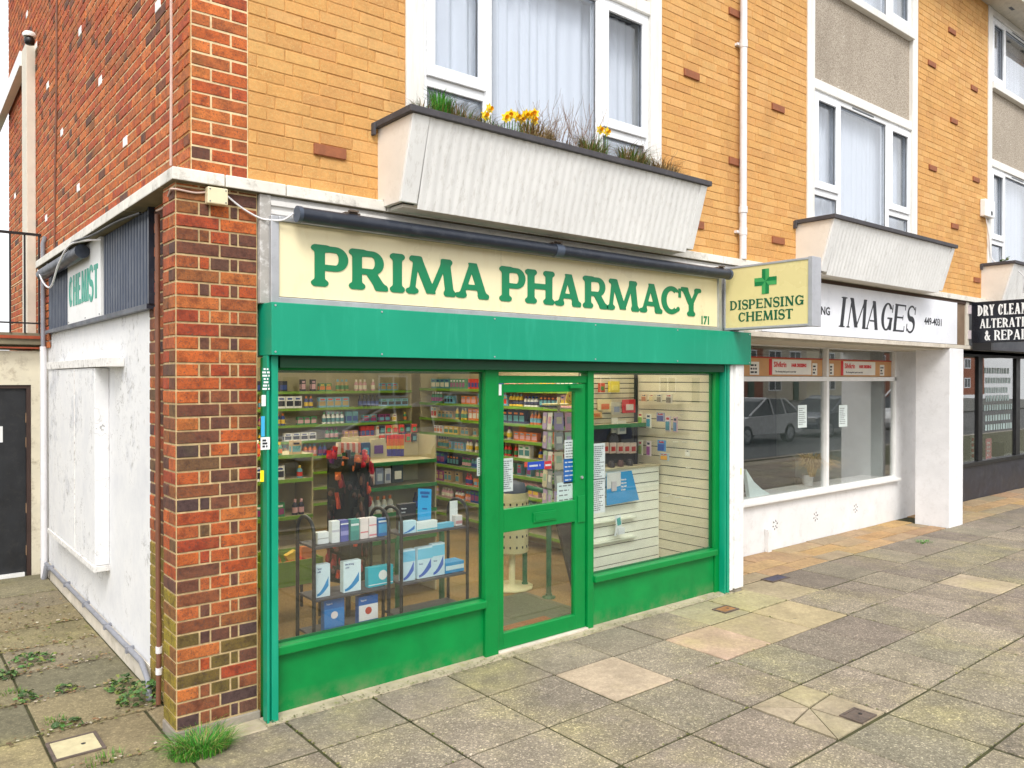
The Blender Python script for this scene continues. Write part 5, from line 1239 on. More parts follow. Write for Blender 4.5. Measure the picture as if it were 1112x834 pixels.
slat(4.05, 4.82, 1.0, 1.03, 1.56, 2.50, .05, M_slat2, 'upper_slat_wall', 'finely slatted beige board at the back of the right display window', 'S')
q = MB(); q.box(4.05, 4.84, .82, 1.0, 1.535, 1.555); sh_ = tag(q.build('display_shelf', M_shelf), 'cream display shelf under the finely slatted board', 'shelf')
q = MB(); q.box(4.05, 4.84, .808, .819, 1.52, 1.558); q.build('edge_strip', M_edge2, sh_)
q = MB(); q.box(4.82, 4.85, .975, 1.1, .05, 2.5); tag(q.build('corner_post', M_black), 'dark upright post where the two slatted boards meet', 'post')
def hang(px, py, w, h, c, c2, lab, X_=4.845, cat='hanging pack', yoff=0):
    a_ = at(px, py, 0, X_-.09); t = thing('hanging_pack', lab, cat, (a_.x, a_.y, a_.z-h/2), 'packs hanging on the slatted walls')
    q = MB(); q.box(a_.x-.012, a_.x, a_.y-w/2, a_.y+w/2, a_.z-h/2, a_.z+h/2); q.build('card', flat(*c), t, bevel=.001)
    q = MB(); q.box(a_.x-.022, a_.x-.0125, a_.y-w*.36, a_.y+w*.36, a_.z-h*.42, a_.z+h*.15); q.build('bubble', flat(*c2), t, bevel=.004)
    q = MB(); q.box(a_.x-.0135, a_.x-.0125, a_.y-w*.3, a_.y+w*.3, a_.z+h*.25, a_.z+h*.4); q.build('print', flat(180, 40, 50) if rnd() < .5 else flat(40, 60, 90), t)
    q = MB(); q.tube([(4.84, a_.y, a_.z+h/2-.01), (a_.x-.03, a_.y, a_.z+h/2-.01)], .003, 6); q.build('hook', Mw, t)
for a in [(700,432,.07,.075,(230,205,170),(190,120,80),'tan pack on the top hook line of the side slat wall, nearest the corner'),
          (708,432,.06,.07,(236,225,190),(220,200,150),'cream pack on the top hook line beside the tan one'),
          (716.5,432.5,.065,.085,(215,210,195),(130,120,100),'grey pack on the top hook line, second from the window'),
          (727,433,.075,.09,(218,212,200),(110,100,90),'grey pack on the top hook line, nearest the window'),
          (696,455,.06,.13,(240,236,200),(120,170,40),'green and yellow pack on the middle hook line'),
          (705,457,.06,.14,(236,236,230),(30,140,170),'teal and white pack on the middle hook line'),
          (718,453,.10,.09,(160,165,190),(70,80,150),'violet blue pack on the middle hook line'),
          (726,460,.06,.15,(220,210,220),(60,140,160),'long teal pack on the middle hook line'),
          (734,461,.05,.15,(215,180,185),(90,130,170),'long pink and grey pack on the middle hook line'),
          (696,486,.055,.15,(225,225,205),(120,150,70),'olive green pack on the lower hook line'),
          (705,487,.055,.15,(232,220,225),(150,70,150),'purple pack on the lower hook line'),
          (719,484,.10,.11,(80,150,210),(30,80,170),'bright blue pack on the lower hook line'),
          (722,496,.11,.07,(170,190,200),(230,170,50),'small yellow and blue pack under the bright blue one'),
          (747,492,.05,.06,(236,234,220),(240,238,225),'small white oval pack on the lower hook line, nearest the window')]: hang(*a[:6], a[6])
q = MB()
for px, py in [(742,450),(746,480),(736,480),(759,480),(705,509),(750,508),(729,537),(738,540),(745,541),(725,539),(751,541)]:
    a_ = at(px, py, 0, 4.85); q.tube([(4.853, a_.y, a_.z), (4.79, a_.y, a_.z), (4.782, a_.y, a_.z+.008)], .0045, 6)
tag(q.build('empty_hooks', paint('white_hook', rgb(236,234,222), .4)), 'empty white hooks pushed into the beige slatted wall', 'hooks', kind='stuff')
def card_s(px0, py0, px1, py1, y, c, name, lab, cat, c2=None, d=.02):
    A, B = at(px0, py0, 1, y), at(px1, py1, 1, y); t = thing(name, lab, cat, ((A.x+B.x)/2, y, min(A.z, B.z)))
    q = MB(); q.box(A.x, B.x, y, y+d, min(A.z, B.z), max(A.z, B.z)); q.build('card', flat(*c), t, bevel=.001)
    if c2: h = abs(A.z-B.z); zz = min(A.z, B.z); q = MB(); q.box(A.x+(B.x-A.x)*.2, A.x+(B.x-A.x)*.8, y-.008, y-.0005, zz+h*.2, zz+h*.65); q.build('bubble', flat(*c2), t, bevel=.003)
for a in [((650,434,664,447),.95,(238,222,170),(230,120,70),'cream and orange pack on the finely slatted board'),
          ((665,437,674,450),.93,(200,196,180),(150,160,190),'grey blue pack between the cream and red ones'),
          ((677,434,690,448),.95,(225,40,60),(240,230,230),'bright red pack on the finely slatted board'),
          ((662,414,673,426),.93,(235,215,40),(245,230,90),'yellow pack high on the finely slatted board'),
          ((651,416,657,426),.93,(220,90,60),(90,140,60),'red and green pack high on the finely slatted board'),
          ((642,446,654,454),.95,(226,190,120),(200,120,60),'orange brown pack at the left of the finely slatted board'),
          ((665,454,671,470),.93,(232,232,224),(180,190,200),'tall white carton on the display shelf'),
          ((671,457,680,471),.90,(228,228,220),(170,180,190),'wider white carton on the display shelf')]:
    card_s(*a[0], a[1], a[2], 'display_pack', a[4], 'pack', a[3])
for k, px in enumerate((658, 666, 674, 681, 688)): card_s(px-3.5, 481, px+3.2, 492, .86, (226, 205, 190), 'display_pack', '%s of five pale red topped packs in the dark gap over the counter' % ['first','second','third','fourth','last'][k], 'pack', (200, 60, 60))
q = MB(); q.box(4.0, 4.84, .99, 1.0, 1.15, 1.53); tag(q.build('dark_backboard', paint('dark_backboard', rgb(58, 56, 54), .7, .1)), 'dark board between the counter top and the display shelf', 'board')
for k, px in enumerate((664, 674, 684)):
    a_ = at(px, 500, 1, .74); q = MB(); q.lathe((a_.x, .74, 1.152), [(.03, 0), (.035, .03), (.02, .06)], 10); tag(q.build('small_tub', flat(*[(60,50,50),(90,60,55),(50,45,45)][k])), ['left', 'middle', 'right'][k]+' one of three small dark tubs on the counter top', 'tub', 'tubs on the counter top')
# goods picked out on the free standing unit
for a in [((373,491,386,517),(36,96,70),(200,190,150),'dark green card pack with a pale picture, upper one hanging at the gondola edge'),
          ((386,495,396.5,511),(232,214,208),(120,70,80),'white and pink picture card beside the upper green pack'),
          ((373,529,384.5,552),(30,92,64),(220,200,130),'dark green card pack, lower left one at the gondola edge'),
          ((385.5,529,396,551),(34,104,72),(225,205,140),'dark green card pack, lower right one at the gondola edge'),
          ((388,511,398,526.5),(232,230,222),(190,200,190),'white picture pack on the middle gondola shelf'),
          ((399,513,407,526),(216,196,184),(180,120,110),'pinkish pack on the middle gondola shelf'),
          ((408,508.5,416.5,525.5),(130,140,165),(200,205,215),'grey blue framed pack on the middle gondola shelf'),
          ((418,509,424.5,524.5),(196,196,200),(120,130,160),'narrow grey pack on the middle gondola shelf'),
          ((426,505,438,523.5),(44,60,66),(236,230,214),'dark pack with a round white puff on the middle gondola shelf'),
          ((392.5,481,402,496.5),(24,80,130),(70,170,200),'blue box on the gondola shelf left of the cream box'),
          ((403,477,419,496),(216,200,160),(104,44,140),'cream box with a purple panel on the upper gondola shelf')]:
    card_s(*a[0], 1.625, a[1], 'display_pack', a[3], 'pack', a[2], d=.03)
for k in range(8):
    px = 367.5+k*3.1; card_s(px, 481, px+2.7, 491.5, 1.625, (226,120,100) if k % 2 else (236,214,200), 'small_carton', ['first','second','third','fourth','fifth','sixth','seventh','last'][k]+' of the pink striped cartons on the upper gondola shelf', 'carton', d=.05)
for k in range(4):
    A = at(421.5+k*4.7, 495.5, 1, 1.625); Tz = at(421.5, 473, 1, 1.625).z; w = .030; t = thing('hair_brush_pack', ['first','second','third','fourth'][k]+' of the red, yellow and blue packs at the right of the upper gondola shelf', 'pack', (A.x, 1.625, A.z))
    h = Tz-A.z
    for f0, f1, c in ((0, .34, (50,40,150)), (.34, .5, (240,200,40)), (.5, .82, (236,110,30)), (.82, 1, (225,30,40))):
        q = MB(); q.box(A.x, A.x+w, 1.625, 1.65, A.z+h*f0, A.z+h*f1); q.build('colour_band', flat(*c), t)
# blue leaflet + leaflet holder on the white panel
lf_ = thing('blue_leaflet', 'blue and white health leaflet display on the white slatted panel', 'leaflet', (4.0, .6, .9))
A = at(659, 549, 1, .60); B = at(694, 549, 1, .60); Tp = at(659, 514, 1, .60).z; Bz = A.z
q = MB(); P = [(A.x, Bz), (B.x, Bz+.01), (at(686,512,1,.6).x, Tp), (A.x, Tp)]; q.prism(P, 1, .60, .606); q.build('card', flat(0, 150, 215), lf_)
q = MB(); q.prism([(A.x, Tp), (at(674,512,1,.6).x, Tp), (at(674,530,1,.6).x, Tp-.13), (A.x, Tp-.15)], 1, .5985, .5998); q.build('photo_panel', flat(226, 226, 224), lf_)
q = MB(); q.obox((at(667,530,1,.59).x, .592, at(667,528,1,.59).z), (.06, .01, .09)); q.build('figure', flat(205, 200, 205), lf_)
x0 = at(674.5, 520, 1, .598).x
for k, s_ in enumerate(('Here to', 'help you', 'stay well', 'all year')): text('printed_text', s_, .017, (x0, .5985, at(674, 522+3.6*k, 1, .598).z), UX, UZ, I_W, lf_, xs=.9, off=.001)
hd = thing('leaflet_holder', 'small clear holder with a green and white phone leaflet on the white slatted panel', 'leaflet holder', (3.95, .6, .7))
A = at(672, 580, 1, .60); R3 = Matrix.Rotation(-.2, 3, 'Y')
q = MB(); q.obox((A.x, .60, A.z+.09), (.075, .006, .18), Matrix.Rotation(-.18, 3, 'Y')); q.build('leaflet', flat(236, 240, 240), hd)
q = MB(); q.obox((A.x-.005, .594, A.z+.12), (.05, .003, .07), Matrix.Rotation(-.18, 3, 'Y')); q.build('green_panel', flat(20, 165, 165), hd)
q = MB(); q.obox((A.x+.02, .585, A.z+.03), (.085, .008, .06)); q.obox((A.x-.05, .59, A.z+.04), (.02, .008, .1), Matrix.Rotation(.25, 3, 'Y')); q.build('holder', flat(228, 232, 236), hd)
sf2 = MB(); sf2.box(3.75, 4.45, .62, .6735, .66, .668); tag(sf2.build('acrylic_shelf', flat(220, 222, 205)), 'thin clear shelf on the white slatted panel under the phone leaflet', 'shelf')
sf2 = MB(); sf2.box(3.75, 4.45, .62, .6735, .47, .478); tag(sf2.build('acrylic_shelf', flat(220, 222, 205)), 'lowest thin clear shelf on the white slatted panel', 'shelf')
# notices on the glass (stuck to the inside, 1 mm behind the pane)
GY = .0075
def notice(p, c, lab, n=0, lc=None, y=GY, name='notice'):
    A, B = at(p[0], p[1], 1, y), at(p[2], p[3], 1, y); t = thing(name, lab, 'notice', ((A.x+B.x)/2, y, min(A.z,B.z)))
    q = MB(); q.box(A.x, B.x, y, y+.0006, min(A.z,B.z), max(A.z,B.z)); q.build('paper', flat(*c), t)
    if n:
        h = (max(A.z,B.z)-min(A.z,B.z))
        # print sits on the street side of the paper
        q = MB(); w = (B.x-A.x); zb = min(A.z,B.z)+h*.06; zt = max(A.z,B.z)-h*.06; hh = (zt-zb)/n
        for i in range(n):
            z = zt-hh*(i+.5); x = A.x+w*.1; e_ = A.x+w*ru(.55, .92)
            while x < e_: w_ = min(ru(.3, 1.)*hh*1.6, e_-x); q.box(x, x+w_, y-.0007, y-.0001, z-hh*(.24 if n > 6 else .13), z+hh*(.24 if n > 6 else .13)); x += w_+hh*.3
        q.build('print', lc or I_G, t)
    return t, A, B
notice((518, 497, 529, 516), (238,240,242), 'small white notice on the left window glass beside the door post', 8)
notice((545.5, 498, 557, 533), (236,240,242), 'tall white notice on the left edge of the door glass', 14)
t, A, B = notice((613, 478, 626, 498), (240,242,244), 'white opening times card at the right edge of the door glass', 6, I_K)
notice((612, 498.5, 626, 524), (0, 110, 200), 'blue sticker with a white symbol under the opening times card', 5, I_W)
t, A, B = notice((605, 524.5, 625, 545), (226, 240, 238), 'pale square notice just above the door mid rail', 4, I_G)
t, A, B = notice((642, 482, 657, 520), (234, 238, 240), 'long white list at the left edge of the right window, upper sheet', 16)
t, A, B = notice((642, 520.6, 657, 556), (234, 238, 240), 'long white list at the left edge of the right window, lower sheet', 15)
notice((573, 502, 591, 509), (20, 80, 210), 'blue strip sticker across the middle of the door glass', 1, I_W)
notice((569.5, 502, 572.8, 507), (230, 90, 60), 'small orange red tab at the left end of the blue strip sticker')
notice((591.3, 501, 599, 509), (228, 40, 50), 'red end sticker at the right of the blue strip sticker', 1, I_W)
# ================================================================== GROUND
random.seed(3)
m, nt, b = nodes('paving_aggregate'); L = nt.links
a = N(nt, 'ShaderNodeAttribute'); a.attribute_name = 'bcol'
v = N(nt, 'ShaderNodeTexVoronoi'); v.inputs['Scale'].default_value = 110; tc = N(nt, 'ShaderNodeTexCoord'); L.new(tc.outputs['Object'], v.inputs['Vector'])
v2 = N(nt, 'ShaderNodeTexVoronoi'); v2.inputs['Scale'].default_value = 210; L.new(tc.outputs['Object'], v2.inputs['Vector'])
sepa = N(nt, 'ShaderNodeSeparateColor'); L.new(v.outputs['Color'], sepa.inputs[0])
sepb = N(nt, 'ShaderNodeSeparateColor'); L.new(v2.outputs['Color'], sepb.inputs[0])
spk = ramp(nt, sepa.outputs[0], [(.0, W(.72)), (.45, W(.95)), (.7, W(1.15)), (.86, W(1.15)), (.9, W(1.75)), (1, W(2.2))]); spk.color_ramp.interpolation = 'LINEAR'
spk2 = ramp(nt, sepb.outputs[0], [(.0, W(.7)), (.5, W(1.0)), (.9, W(1.35)), (1, W(1.6))])
sx = mixc(nt, 1.0, spk.outputs[0], spk2.outputs[0], 'MULTIPLY')
al = N(nt, 'ShaderNodeMath', operation='MULTIPLY'); L.new(a.outputs['Alpha'], al.inputs[0]); al.inputs[1].default_value = 1.0
sfac = mixc(nt, a.outputs['Alpha'], (1,1,1,1), sx)
c = mixc(nt, 1.0, a.outputs['Color'], sfac, 'MULTIPLY')
n1 = noise(nt, .75, 5, .65); n2 = noise(nt, 3.2, 6, .7); n3 = noise(nt, 26, 4, .7)
# moss / algae in wide soft patches
mf = ramp(nt, n1.outputs['Fac'], [(.50, W(0)), (.68, W(.5))]); mf2 = ramp(nt, n2.outputs['Fac'], [(.35, W(.35)), (.65, W(1))])
mm = N(nt, 'ShaderNodeMath', operation='MULTIPLY'); L.new(mf.outputs[0], mm.inputs[0]); L.new(mf2.outputs[0], mm.inputs[1])
mcol = mixc(nt, 1.0, rgb(158, 150, 92), sfac, 'MULTIPLY')
c = mixc(nt, mm.outputs[0], c, mcol)
dk = ramp(nt, n2.outputs['Fac'], [(.3, W(.72)), (.6, W(1.08))]); c = mixc(nt, 1.0, c, dk.outputs[0], 'MULTIPLY')
dk2 = ramp(nt, n3.outputs['Fac'], [(.3, W(.8)), (.65, W(1.1))]); c = mixc(nt, 1.0, c, dk2.outputs[0], 'MULTIPLY')
vg = N(nt, 'ShaderNodeTexVoronoi'); vg.inputs['Scale'].default_value = 4.2; L.new(tc.outputs['Object'], vg.inputs['Vector']); sg_ = N(nt, 'ShaderNodeSeparateColor'); L.new(vg.outputs['Color'], sg_.inputs[0])
gum = ramp(nt, vg.outputs['Distance'], [(.06, W(1)), (.085, W(0))]); gg = ramp(nt, sg_.outputs[0], [(.6, W(0)), (.62, W(.55))]); gm = N(nt, 'ShaderNodeMath', operation='MULTIPLY'); L.new(gum.outputs[0], gm.inputs[0]); L.new(gg.outputs[0], gm.inputs[1])
c = mixc(nt, gm.outputs[0], c, rgb(78, 74, 68))
L.new(c, b.inputs['Base Color']); b.inputs['Roughness'].default_value = .9
bump(nt, n3.outputs['Fac'], b, .45, .006); M_pave = m
M_joint = paint('mossy_joint', rgb(66, 66, 36), .95, .3, dirt=rgb(60, 50, 36), dirt_amt=.8, scale=9, bmp=.6)
PV = MB(); P_ = .57
def slab(x0, x1, y0, y1, col, sp=1.0, z=0., tilt=.0025, g=.0078, crack=False):
    c = (*[q for q in col[:3]], sp); e = .006; dz = ru(-tilt, tilt); tx, ty = ru(-tilt, tilt), ru(-tilt, tilt)
    f = lambda x, y, d: (x, y, z+dz+tx*(x-x0)/(x1-x0)*1.2+ty*(y-y0)/(y1-y0)*1.2-d)
    A = [(x0+g, y0+g), (x1-g, y0+g), (x1-g, y1-g), (x0+g, y1-g)]; B = [(x0+g+e, y0+g+e), (x1-g-e, y0+g+e), (x1-g-e, y1-g-e), (x0+g+e, y1-g-e)]
    PV.face([f(*p, 0) for p in B], 0, c)
    for k in range(4):
        k2 = (k+1) % 4; PV.face([f(*A[k], .005), f(*A[k2], .005), f(*B[k2], 0), f(*B[k], 0)], 0, c); PV.face([f(*A[k], .03), f(*A[k2], .03), f(*A[k2], .005), f(*A[k], .005)], 0, c)
GREY = [(131,121,106),(137,127,111),(125,115,102),(141,131,113),(133,122,107),(130,122,105)]
OLD = [(120,112,84),(128,120,96),(112,106,84),(134,122,92)]
YORK = [(174,144,104),(164,140,110),(152,136,110),(178,144,98),(158,138,112),(166,136,104)]
PALE = {(4,-2): (176,158,136), (6,-2): (180,154,134), (7,-2): (166,150,120), (8,-1): (168,158,122), (7,-1): (158,150,122), (12,-3): (176,160,136), (8,-2): (172,156,122), (9,-1): (164,150,122)}
for i in range(-8, 30):
    for j in range(-9, 0):
        x0, y0 = .005+P_*i, -.005+P_*j; x1, y1 = x0+P_, y0+P_
        if j == -1:
            if 0 <= i <= 8: y1 = -.115
            elif i < 0: pass
        if (i, j) == (5, -4): continue
        col = rgb(*PALE[(i, j)]) if (i, j) in PALE else vary(rgb(*random.choice(GREY if i >= 0 else OLD)), .06)
        slab(x0, x1, y0, y1, col, .12 if (i, j) in PALE else (.75 if j < -1 else .45))
        if j == -1 and i >= 9: pass
# alley slabs
for i in range(-8, 0):
    for j in range(0, 9):
        x0, y0 = .005+P_*i, -.005+P_*j
        xr = x0+P_ if i < -1 else .090
        if i == -1 and j == 0: 
            slab(-.018, .094, .234, y0+P_, vary(rgb(*random.choice(OLD))), .3, tilt=.002); slab(x0, -.018, y0, y0+P_, vary(rgb(*random.choice(OLD))), .3, tilt=.002); continue
        slab(x0, xr, y0, min(y0+P_, 4.79), vary(rgb(*random.choice(OLD)), .12), .35, tilt=.003)
# stone flags in the recess before the hairdresser
y_rows = [(-.005, .22), (.22, .46), (.46, .715)]
for (y0, y1) in y_rows:
    x = 5.13
    while x < 10.0:
        w = ru(.45, .75); x1 = min(x+w, 10.0)
        if not (x1 > 9.93 and y0 < .44): slab(x, x1, y0, y1, vary(rgb(*random.choice(YORK)), .08), .1, tilt=.004)
        elif x < 9.9: slab(x, 9.94, y0, y1, vary(rgb(*random.choice(YORK)), .08), .1)
        x = x1
for (y0, y1) in ((-.005, .25), (.25, .5), (.5, .8)):
    x = 10.4
    while x < 17: w = ru(.5, .8); slab(x, x+w, y0, y1, vary(rgb(*random.choice(YORK[:2]+YORK)), .08), .1, tilt=.004); x += w
# repaired slab split into crazed pieces
cx0, cy0 = .005+P_*5, -.005-P_*4
pts = {'a': (cx0+.005, cy0+.005), 'b': (cx0+P_-.005, cy0+.005), 'c': (cx0+P_-.005, cy0+P_-.005), 'd': (cx0+.005, cy0+P_-.005), 'm': (cx0+.27, cy0+.33), 'e': (cx0+.005, cy0+.28), 'f': (cx0+.3, cy0+P_-.005), 'g': (cx0+P_-.005, cy0+.36), 'h': (cx0+.30, cy0+.005), 'k': (cx0+.05, cy0+P_-.12)}
def piece(names, c):
    P = [Vector((*pts[n], 0)) for n in names]; ce = sum(P, Vector())/len(P); P = [p+(ce-p).normalized()*.010 for p in P]; z = ru(-.002, .002)
    PV.face([(p.x, p.y, z) for p in P], 0, (*rgb(*c)[:3], .12)); [PV.face([(P[k].x, P[k].y, z), (P[k].x, P[k].y, -.03), (P[(k+1) % len(P)].x, P[(k+1) % len(P)].y, -.03), (P[(k+1) % len(P)].x, P[(k+1) % len(P)].y, z)], 0, (*rgb(*c)[:3], .12)) for k in range(len(P))]
piece('aem', (166,152,128)); piece('amh', (160,148,122)); piece('hmgb', (164,150,126)); piece('edm', (170,155,132)); piece('dfm', (163,149,124)); piece('fcgm', (164,152,122))
pave = PV.build('pavement', M_pave); tag(pave, kind='structure')
gr = MB(); gr.box(-60, 60, -5.35, 60, -.12, -.009); tag(gr.build('ground', M_joint), kind='structure')
# concrete strip along the shop front and lumps of mortar
M_strip = paint('broken_concrete_strip', rgb(176, 164, 140), .95, .2, dirt=rgb(150, 150, 84), dirt_amt=.9, scale=5, bmp=.7)
st = MB(); random.seed(9); x = .46
while x < 4.98:
    w = ru(.3, .8); x1 = min(x+w, 4.98); st.prism([(-.118+ru(-.004,.004), -.01), (-.118, .0), (-.03, ru(.004, .012)), (-.0125, .012), (-.0125, -.01)], 0, x, x1-.003); x = x1
tag(st.build('kerb_strip', M_strip), kind='structure')
st = MB(); st.prism([(-.16, -.01), (-.15, .004), (.0, .012), (.0, -.01)], 0, -.03, .455); tag(st.build('pier_apron', M_strip), kind='structure')
for k, (x0, x1) in enumerate(((.72, .98), )):
    pass
# small covers
def cover(x0, x1, y0, y1, col, fcol, label, rz=0):
    t = thing('access_cover', label, 'cover', ((x0+x1)/2, (y0+y1)/2, 0)); q = MB(); f = .016
    q.box(x0, x1, y0, y0+f, .0, .0085); q.box(x0, x1, y1-f, y1, .0, .0085); q.box(x0, x0+f, y0+f, y1-f, .0, .0085); q.box(x1-f, x1, y0+f, y1-f, .0, .0085); q.build('rim', fcol, t)
    q = MB(); q.box(x0+f+.002, x1-f-.002, y0+f+.002, y1-f-.002, .0, .0065); q.build('lid', col, t)
    q = MB(); q.lathe(((x0*.35+x1*.65), (y0+y1)/2, .0068), [(.012, 0), (.012, .001)], 10); q.build('key_hole', M_black, t)
    return t
M_iron = paint('rusty_iron', rgb(96, 84, 76), .7, .2, dirt=rgb(130, 100, 76), dirt_amt=.5, scale=20, bmp=.5)
cover(3.15, 3.33, -2.27, -2.13, M_iron, M_iron, 'small dark iron stopcock cover in the crazed pale slab')
cover(-.565, -.315, .16, .42, paint('pale_cover_concrete', rgb(196, 186, 148), .9, .1, scale=15, bmp=.5), M_iron, 'pale concrete filled access cover with an iron rim in the alley paving')
p = at(788, 662, 2, .0); cover(p.x-.1, p.x+.1, p.y-.07, p.y+.07, paint('brown_iron', rgb(150, 108, 66), .8, .2, scale=20), M_iron, 'brown rusty cover in the paving before the white pilaster')
p = at(842, 628.5, 2, .0); cover(p.x-.15, p.x+.15, p.y-.07, p.y+.07, paint('blue_black_iron', rgb(74, 72, 92), .6, .15), M_iron, 'blue black drain cover in the paving near the hairdresser')
# road, far pavement
M_road = paint('asphalt', rgb(72, 72, 72), .9, .15, scale=30, bmp=.4)
r = MB(); r.box(-70, 90, -14.5, -5.5, -.22, -.12); tag(r.build('road', M_road), kind='structure')
r = MB(); r.box(-70, 90, -5.5, -5.352, -.22, .0); tag(r.build('kerb', M_conc), kind='structure')
r = MB(); r.box(-70, 90, -36, -14.501, -.22, -.02); tag(r.build('far_pavement', paint('far_asphalt', rgb(84, 84, 80), .9, .15)), kind='structure')
# ------------------------------------------------------------------ plants
def leafmat(name, c, rough=.6): return attr_mat(name, rough, 30, .2, .1)
M_leaf = attr_mat('leaf', .55, 30, .2, .1)
def blades(n, c, spread, h, cols, lean=.5, w=.004, droop=.4, ys=.7):
    q = MB()
    for _ in range(n):
        a = ru(0, 6.28); r = spread*math.sqrt(rnd()); x, y = c[0]+r*math.cos(a)*1.0, c[1]+r*math.sin(a)*ys
        hh = h*ru(.5, 1.1); la = a+ru(-.8, .8); ln = lean*ru(.2, 1.2)*hh; ww = w*ru(.6, 1.3); px, py = -math.sin(la)*ww, math.cos(la)*ww
        col = vary(random.choice(cols), .2); prev = None
        for k in range(4):
            t = k/3; x_ = x+math.cos(la)*ln*t*t; y_ = y+math.sin(la)*ln*t*t; z_ = c[2]+hh*(t-droop*t*t*t); f = 1-t*.95
            cur = [(x_-px*f, y_-py*f, z_), (x_+px*f, y_+py*f, z_)]
            if prev: q.face([prev[0], prev[1], cur[1], cur[0]], 0, col)
            prev = cur
    return q
GRN = [rgb(70,120,30), rgb(90,140,40), rgb(60,100,34), rgb(120,150,50)]; DRY = [rgb(170,140,90), rgb(150,120,74), rgb(190,165,115), rgb(130,110,60)]
BG = [rgb(50,130,30), rgb(66,150,36), rgb(90,160,50)]
random.seed(31)
tag(blades(700, (.07, -.19, -.005), .16, .15, BG+[rgb(60,110,36), rgb(150,150,80)], 1.1, .003).build('grass_tuft', M_leaf), 'bright green grass tuft at the foot of the brick pier', 'grass tuft')
p = at(1003, 589, 2, 0); tag(blades(90, (p.x, p.y, -.005), .13, .05, BG, 1.2, .004).build('grass_tuft', M_leaf), 'flat bright green grass tuft in the paving before the white pillar', 'grass tuft')
def leafy(c, n, r, h, cols, s=.02):
    q = MB()
    for _ in range(n):
        a = ru(0, 6.28); rr = r*math.sqrt(rnd()); x, y, z = c[0]+rr*math.cos(a), c[1]+rr*math.sin(a), c[2]+h*(1-(rr/r)**2)*ru(.3, 1)+.004
        R3 = Matrix.Rotation(ru(0, 6.28), 3, 'Z') @ Matrix.Rotation(ru(-.7, .7), 3, 'X') @ Matrix.Rotation(ru(-.5,.5), 3, 'Y'); k = s*ru(.6, 1.3); col = vary(random.choice(cols), .2)
        P = [Vector(v) for v in ((-k, 0, 0), (-k*.4, k*.55, .004), (k*.5, k*.5, .003), (k*1.1, 0, -.003), (k*.5, -k*.5, .003), (-k*.4, -k*.55, .004))]
        q.face([Vector((x, y, z))+R3 @ v for v in P], 0, col)
    return q
WG = [rgb(70,110,50), rgb(96,130,66), rgb(60,90,44), rgb(120,130,60)]
for c, n, r, h, lab in (((.02,.73,0), 150, .15, .12, 'leafy green weed clump in the corner by the brick pier'), ((-.05,1.0,0), 60, .09, .10, 'smaller leafy weed against the cream plinth'),
                        ((-.42,1.95,0), 80, .16, .05, 'low leafy weed in the middle of the alley paving'), ((-.33,1.22,0), 30, .06, .05, 'small weed sprouting from an alley joint nearer the plinth'), ((-.55,1.2,0), 30, .06, .05, 'small weed sprouting from an alley joint at the picture edge'),
                        ((-.42,.62,0), 26, .08, .03, 'flat weed in the alley joint behind the access cover'), ((-.62,1.7,0), 45, .1, .05, 'leafy weed at the far left of the alley')):
    tag(leafy(c, n, r, h, WG).build('weed', M_leaf), lab, 'weed')
random.seed(33)
for c, n, s_, lab in (((-.47,.72,0), 40, .07, 'short grass tuft in the alley joint behind the access cover'), ((-.35,.02,0), 60, .10, 'short grass tuft at the front edge of the alley paving'), ((-.62,1.35,0), 50, .08, 'short grass tuft between alley slabs on the left')):
    tag(blades(n, c, s_, .05, GRN, 1., .003).build('grass_tuft', M_leaf), lab, 'grass tuft')
# leaf litter and rubble along the alley joints: uncountable
q = MB(); random.seed(35)
for _ in range(1500):
    j = random.choice([0, 1, 2, 3, 4, 5]); y = -.005+P_*j+random.gauss(0, .035) if rnd() < .6 else ru(1.6, 4.0); x = ru(-1.0, .05)
    k = ru(.005, .014); R3 = Matrix.Rotation(ru(0, 6.28), 3, 'Z') @ Matrix.Rotation(ru(-.5, .5), 3, 'X'); col = vary(random.choice([rgb(130,100,66), rgb(96,74,50), rgb(150,130,90), rgb(104,110,50), rgb(120,120,60), rgb(180,170,150)]), .2)
    q.face([Vector((x, y, .010))+R3 @ Vector(v) for v in ((-k, -k*.6, 0), (k, -k*.5, 0), (k*.8, k*.6, 0), (-k*.9, k*.5, 0))], 0, col)
for _ in range(700):
    x = ru(.45, 5.0); y = random.gauss(-.10, .03)-.02; k = ru(.003, .008); col = vary(random.choice([rgb(120,110,80), rgb(150,140,110), rgb(110,116,60)]), .2); R3 = Matrix.Rotation(ru(0, 6.28), 3, 'Z')
    q.face([Vector((x, y, .0135))+R3 @ Vector(v) for v in ((-k, -k*.6, 0), (k, -k*.5, 0), (k*.8, k*.6, 0), (-k*.9, k*.5, 0))], 0, col)
tag(q.build('litter', M_leaf), 'dead leaves, moss crumbs and grit along the paving joints', 'leaf litter', kind='stuff')
q = MB(); random.seed(36)
for i in range(0, 10):
    for j in range(-5, 1):
        if rnd() < .45: continue
        for _ in range(26):
            if rnd() < .5: x, y = .005+P_*i+ru(-.006, .006), -.005+P_*j+ru(-P_, 0)
            else: x, y = .005+P_*i+ru(0, P_), -.005+P_*j+ru(-.006, .006)
            if y > -.12: continue
            k = ru(.004, .009); R3 = Matrix.Rotation(ru(0, 6.28), 3, 'Z') @ Matrix.Rotation(ru(-.6, .6), 3, 'X')
            q.face([Vector((x, y, .003))+R3 @ Vector(v) for v in ((-k, -k*.6, 0), (k, -k*.5, 0), (k*.8, k*.6, 0), (-k*.9, k*.5, 0))], 0, vary(random.choice([rgb(96,104,40), rgb(80,86,40), rgb(120,118,60)]), .2))
tag(q.build('joint_moss', M_leaf), 'moss growing in the joints of the front paving', 'moss', kind='stuff')
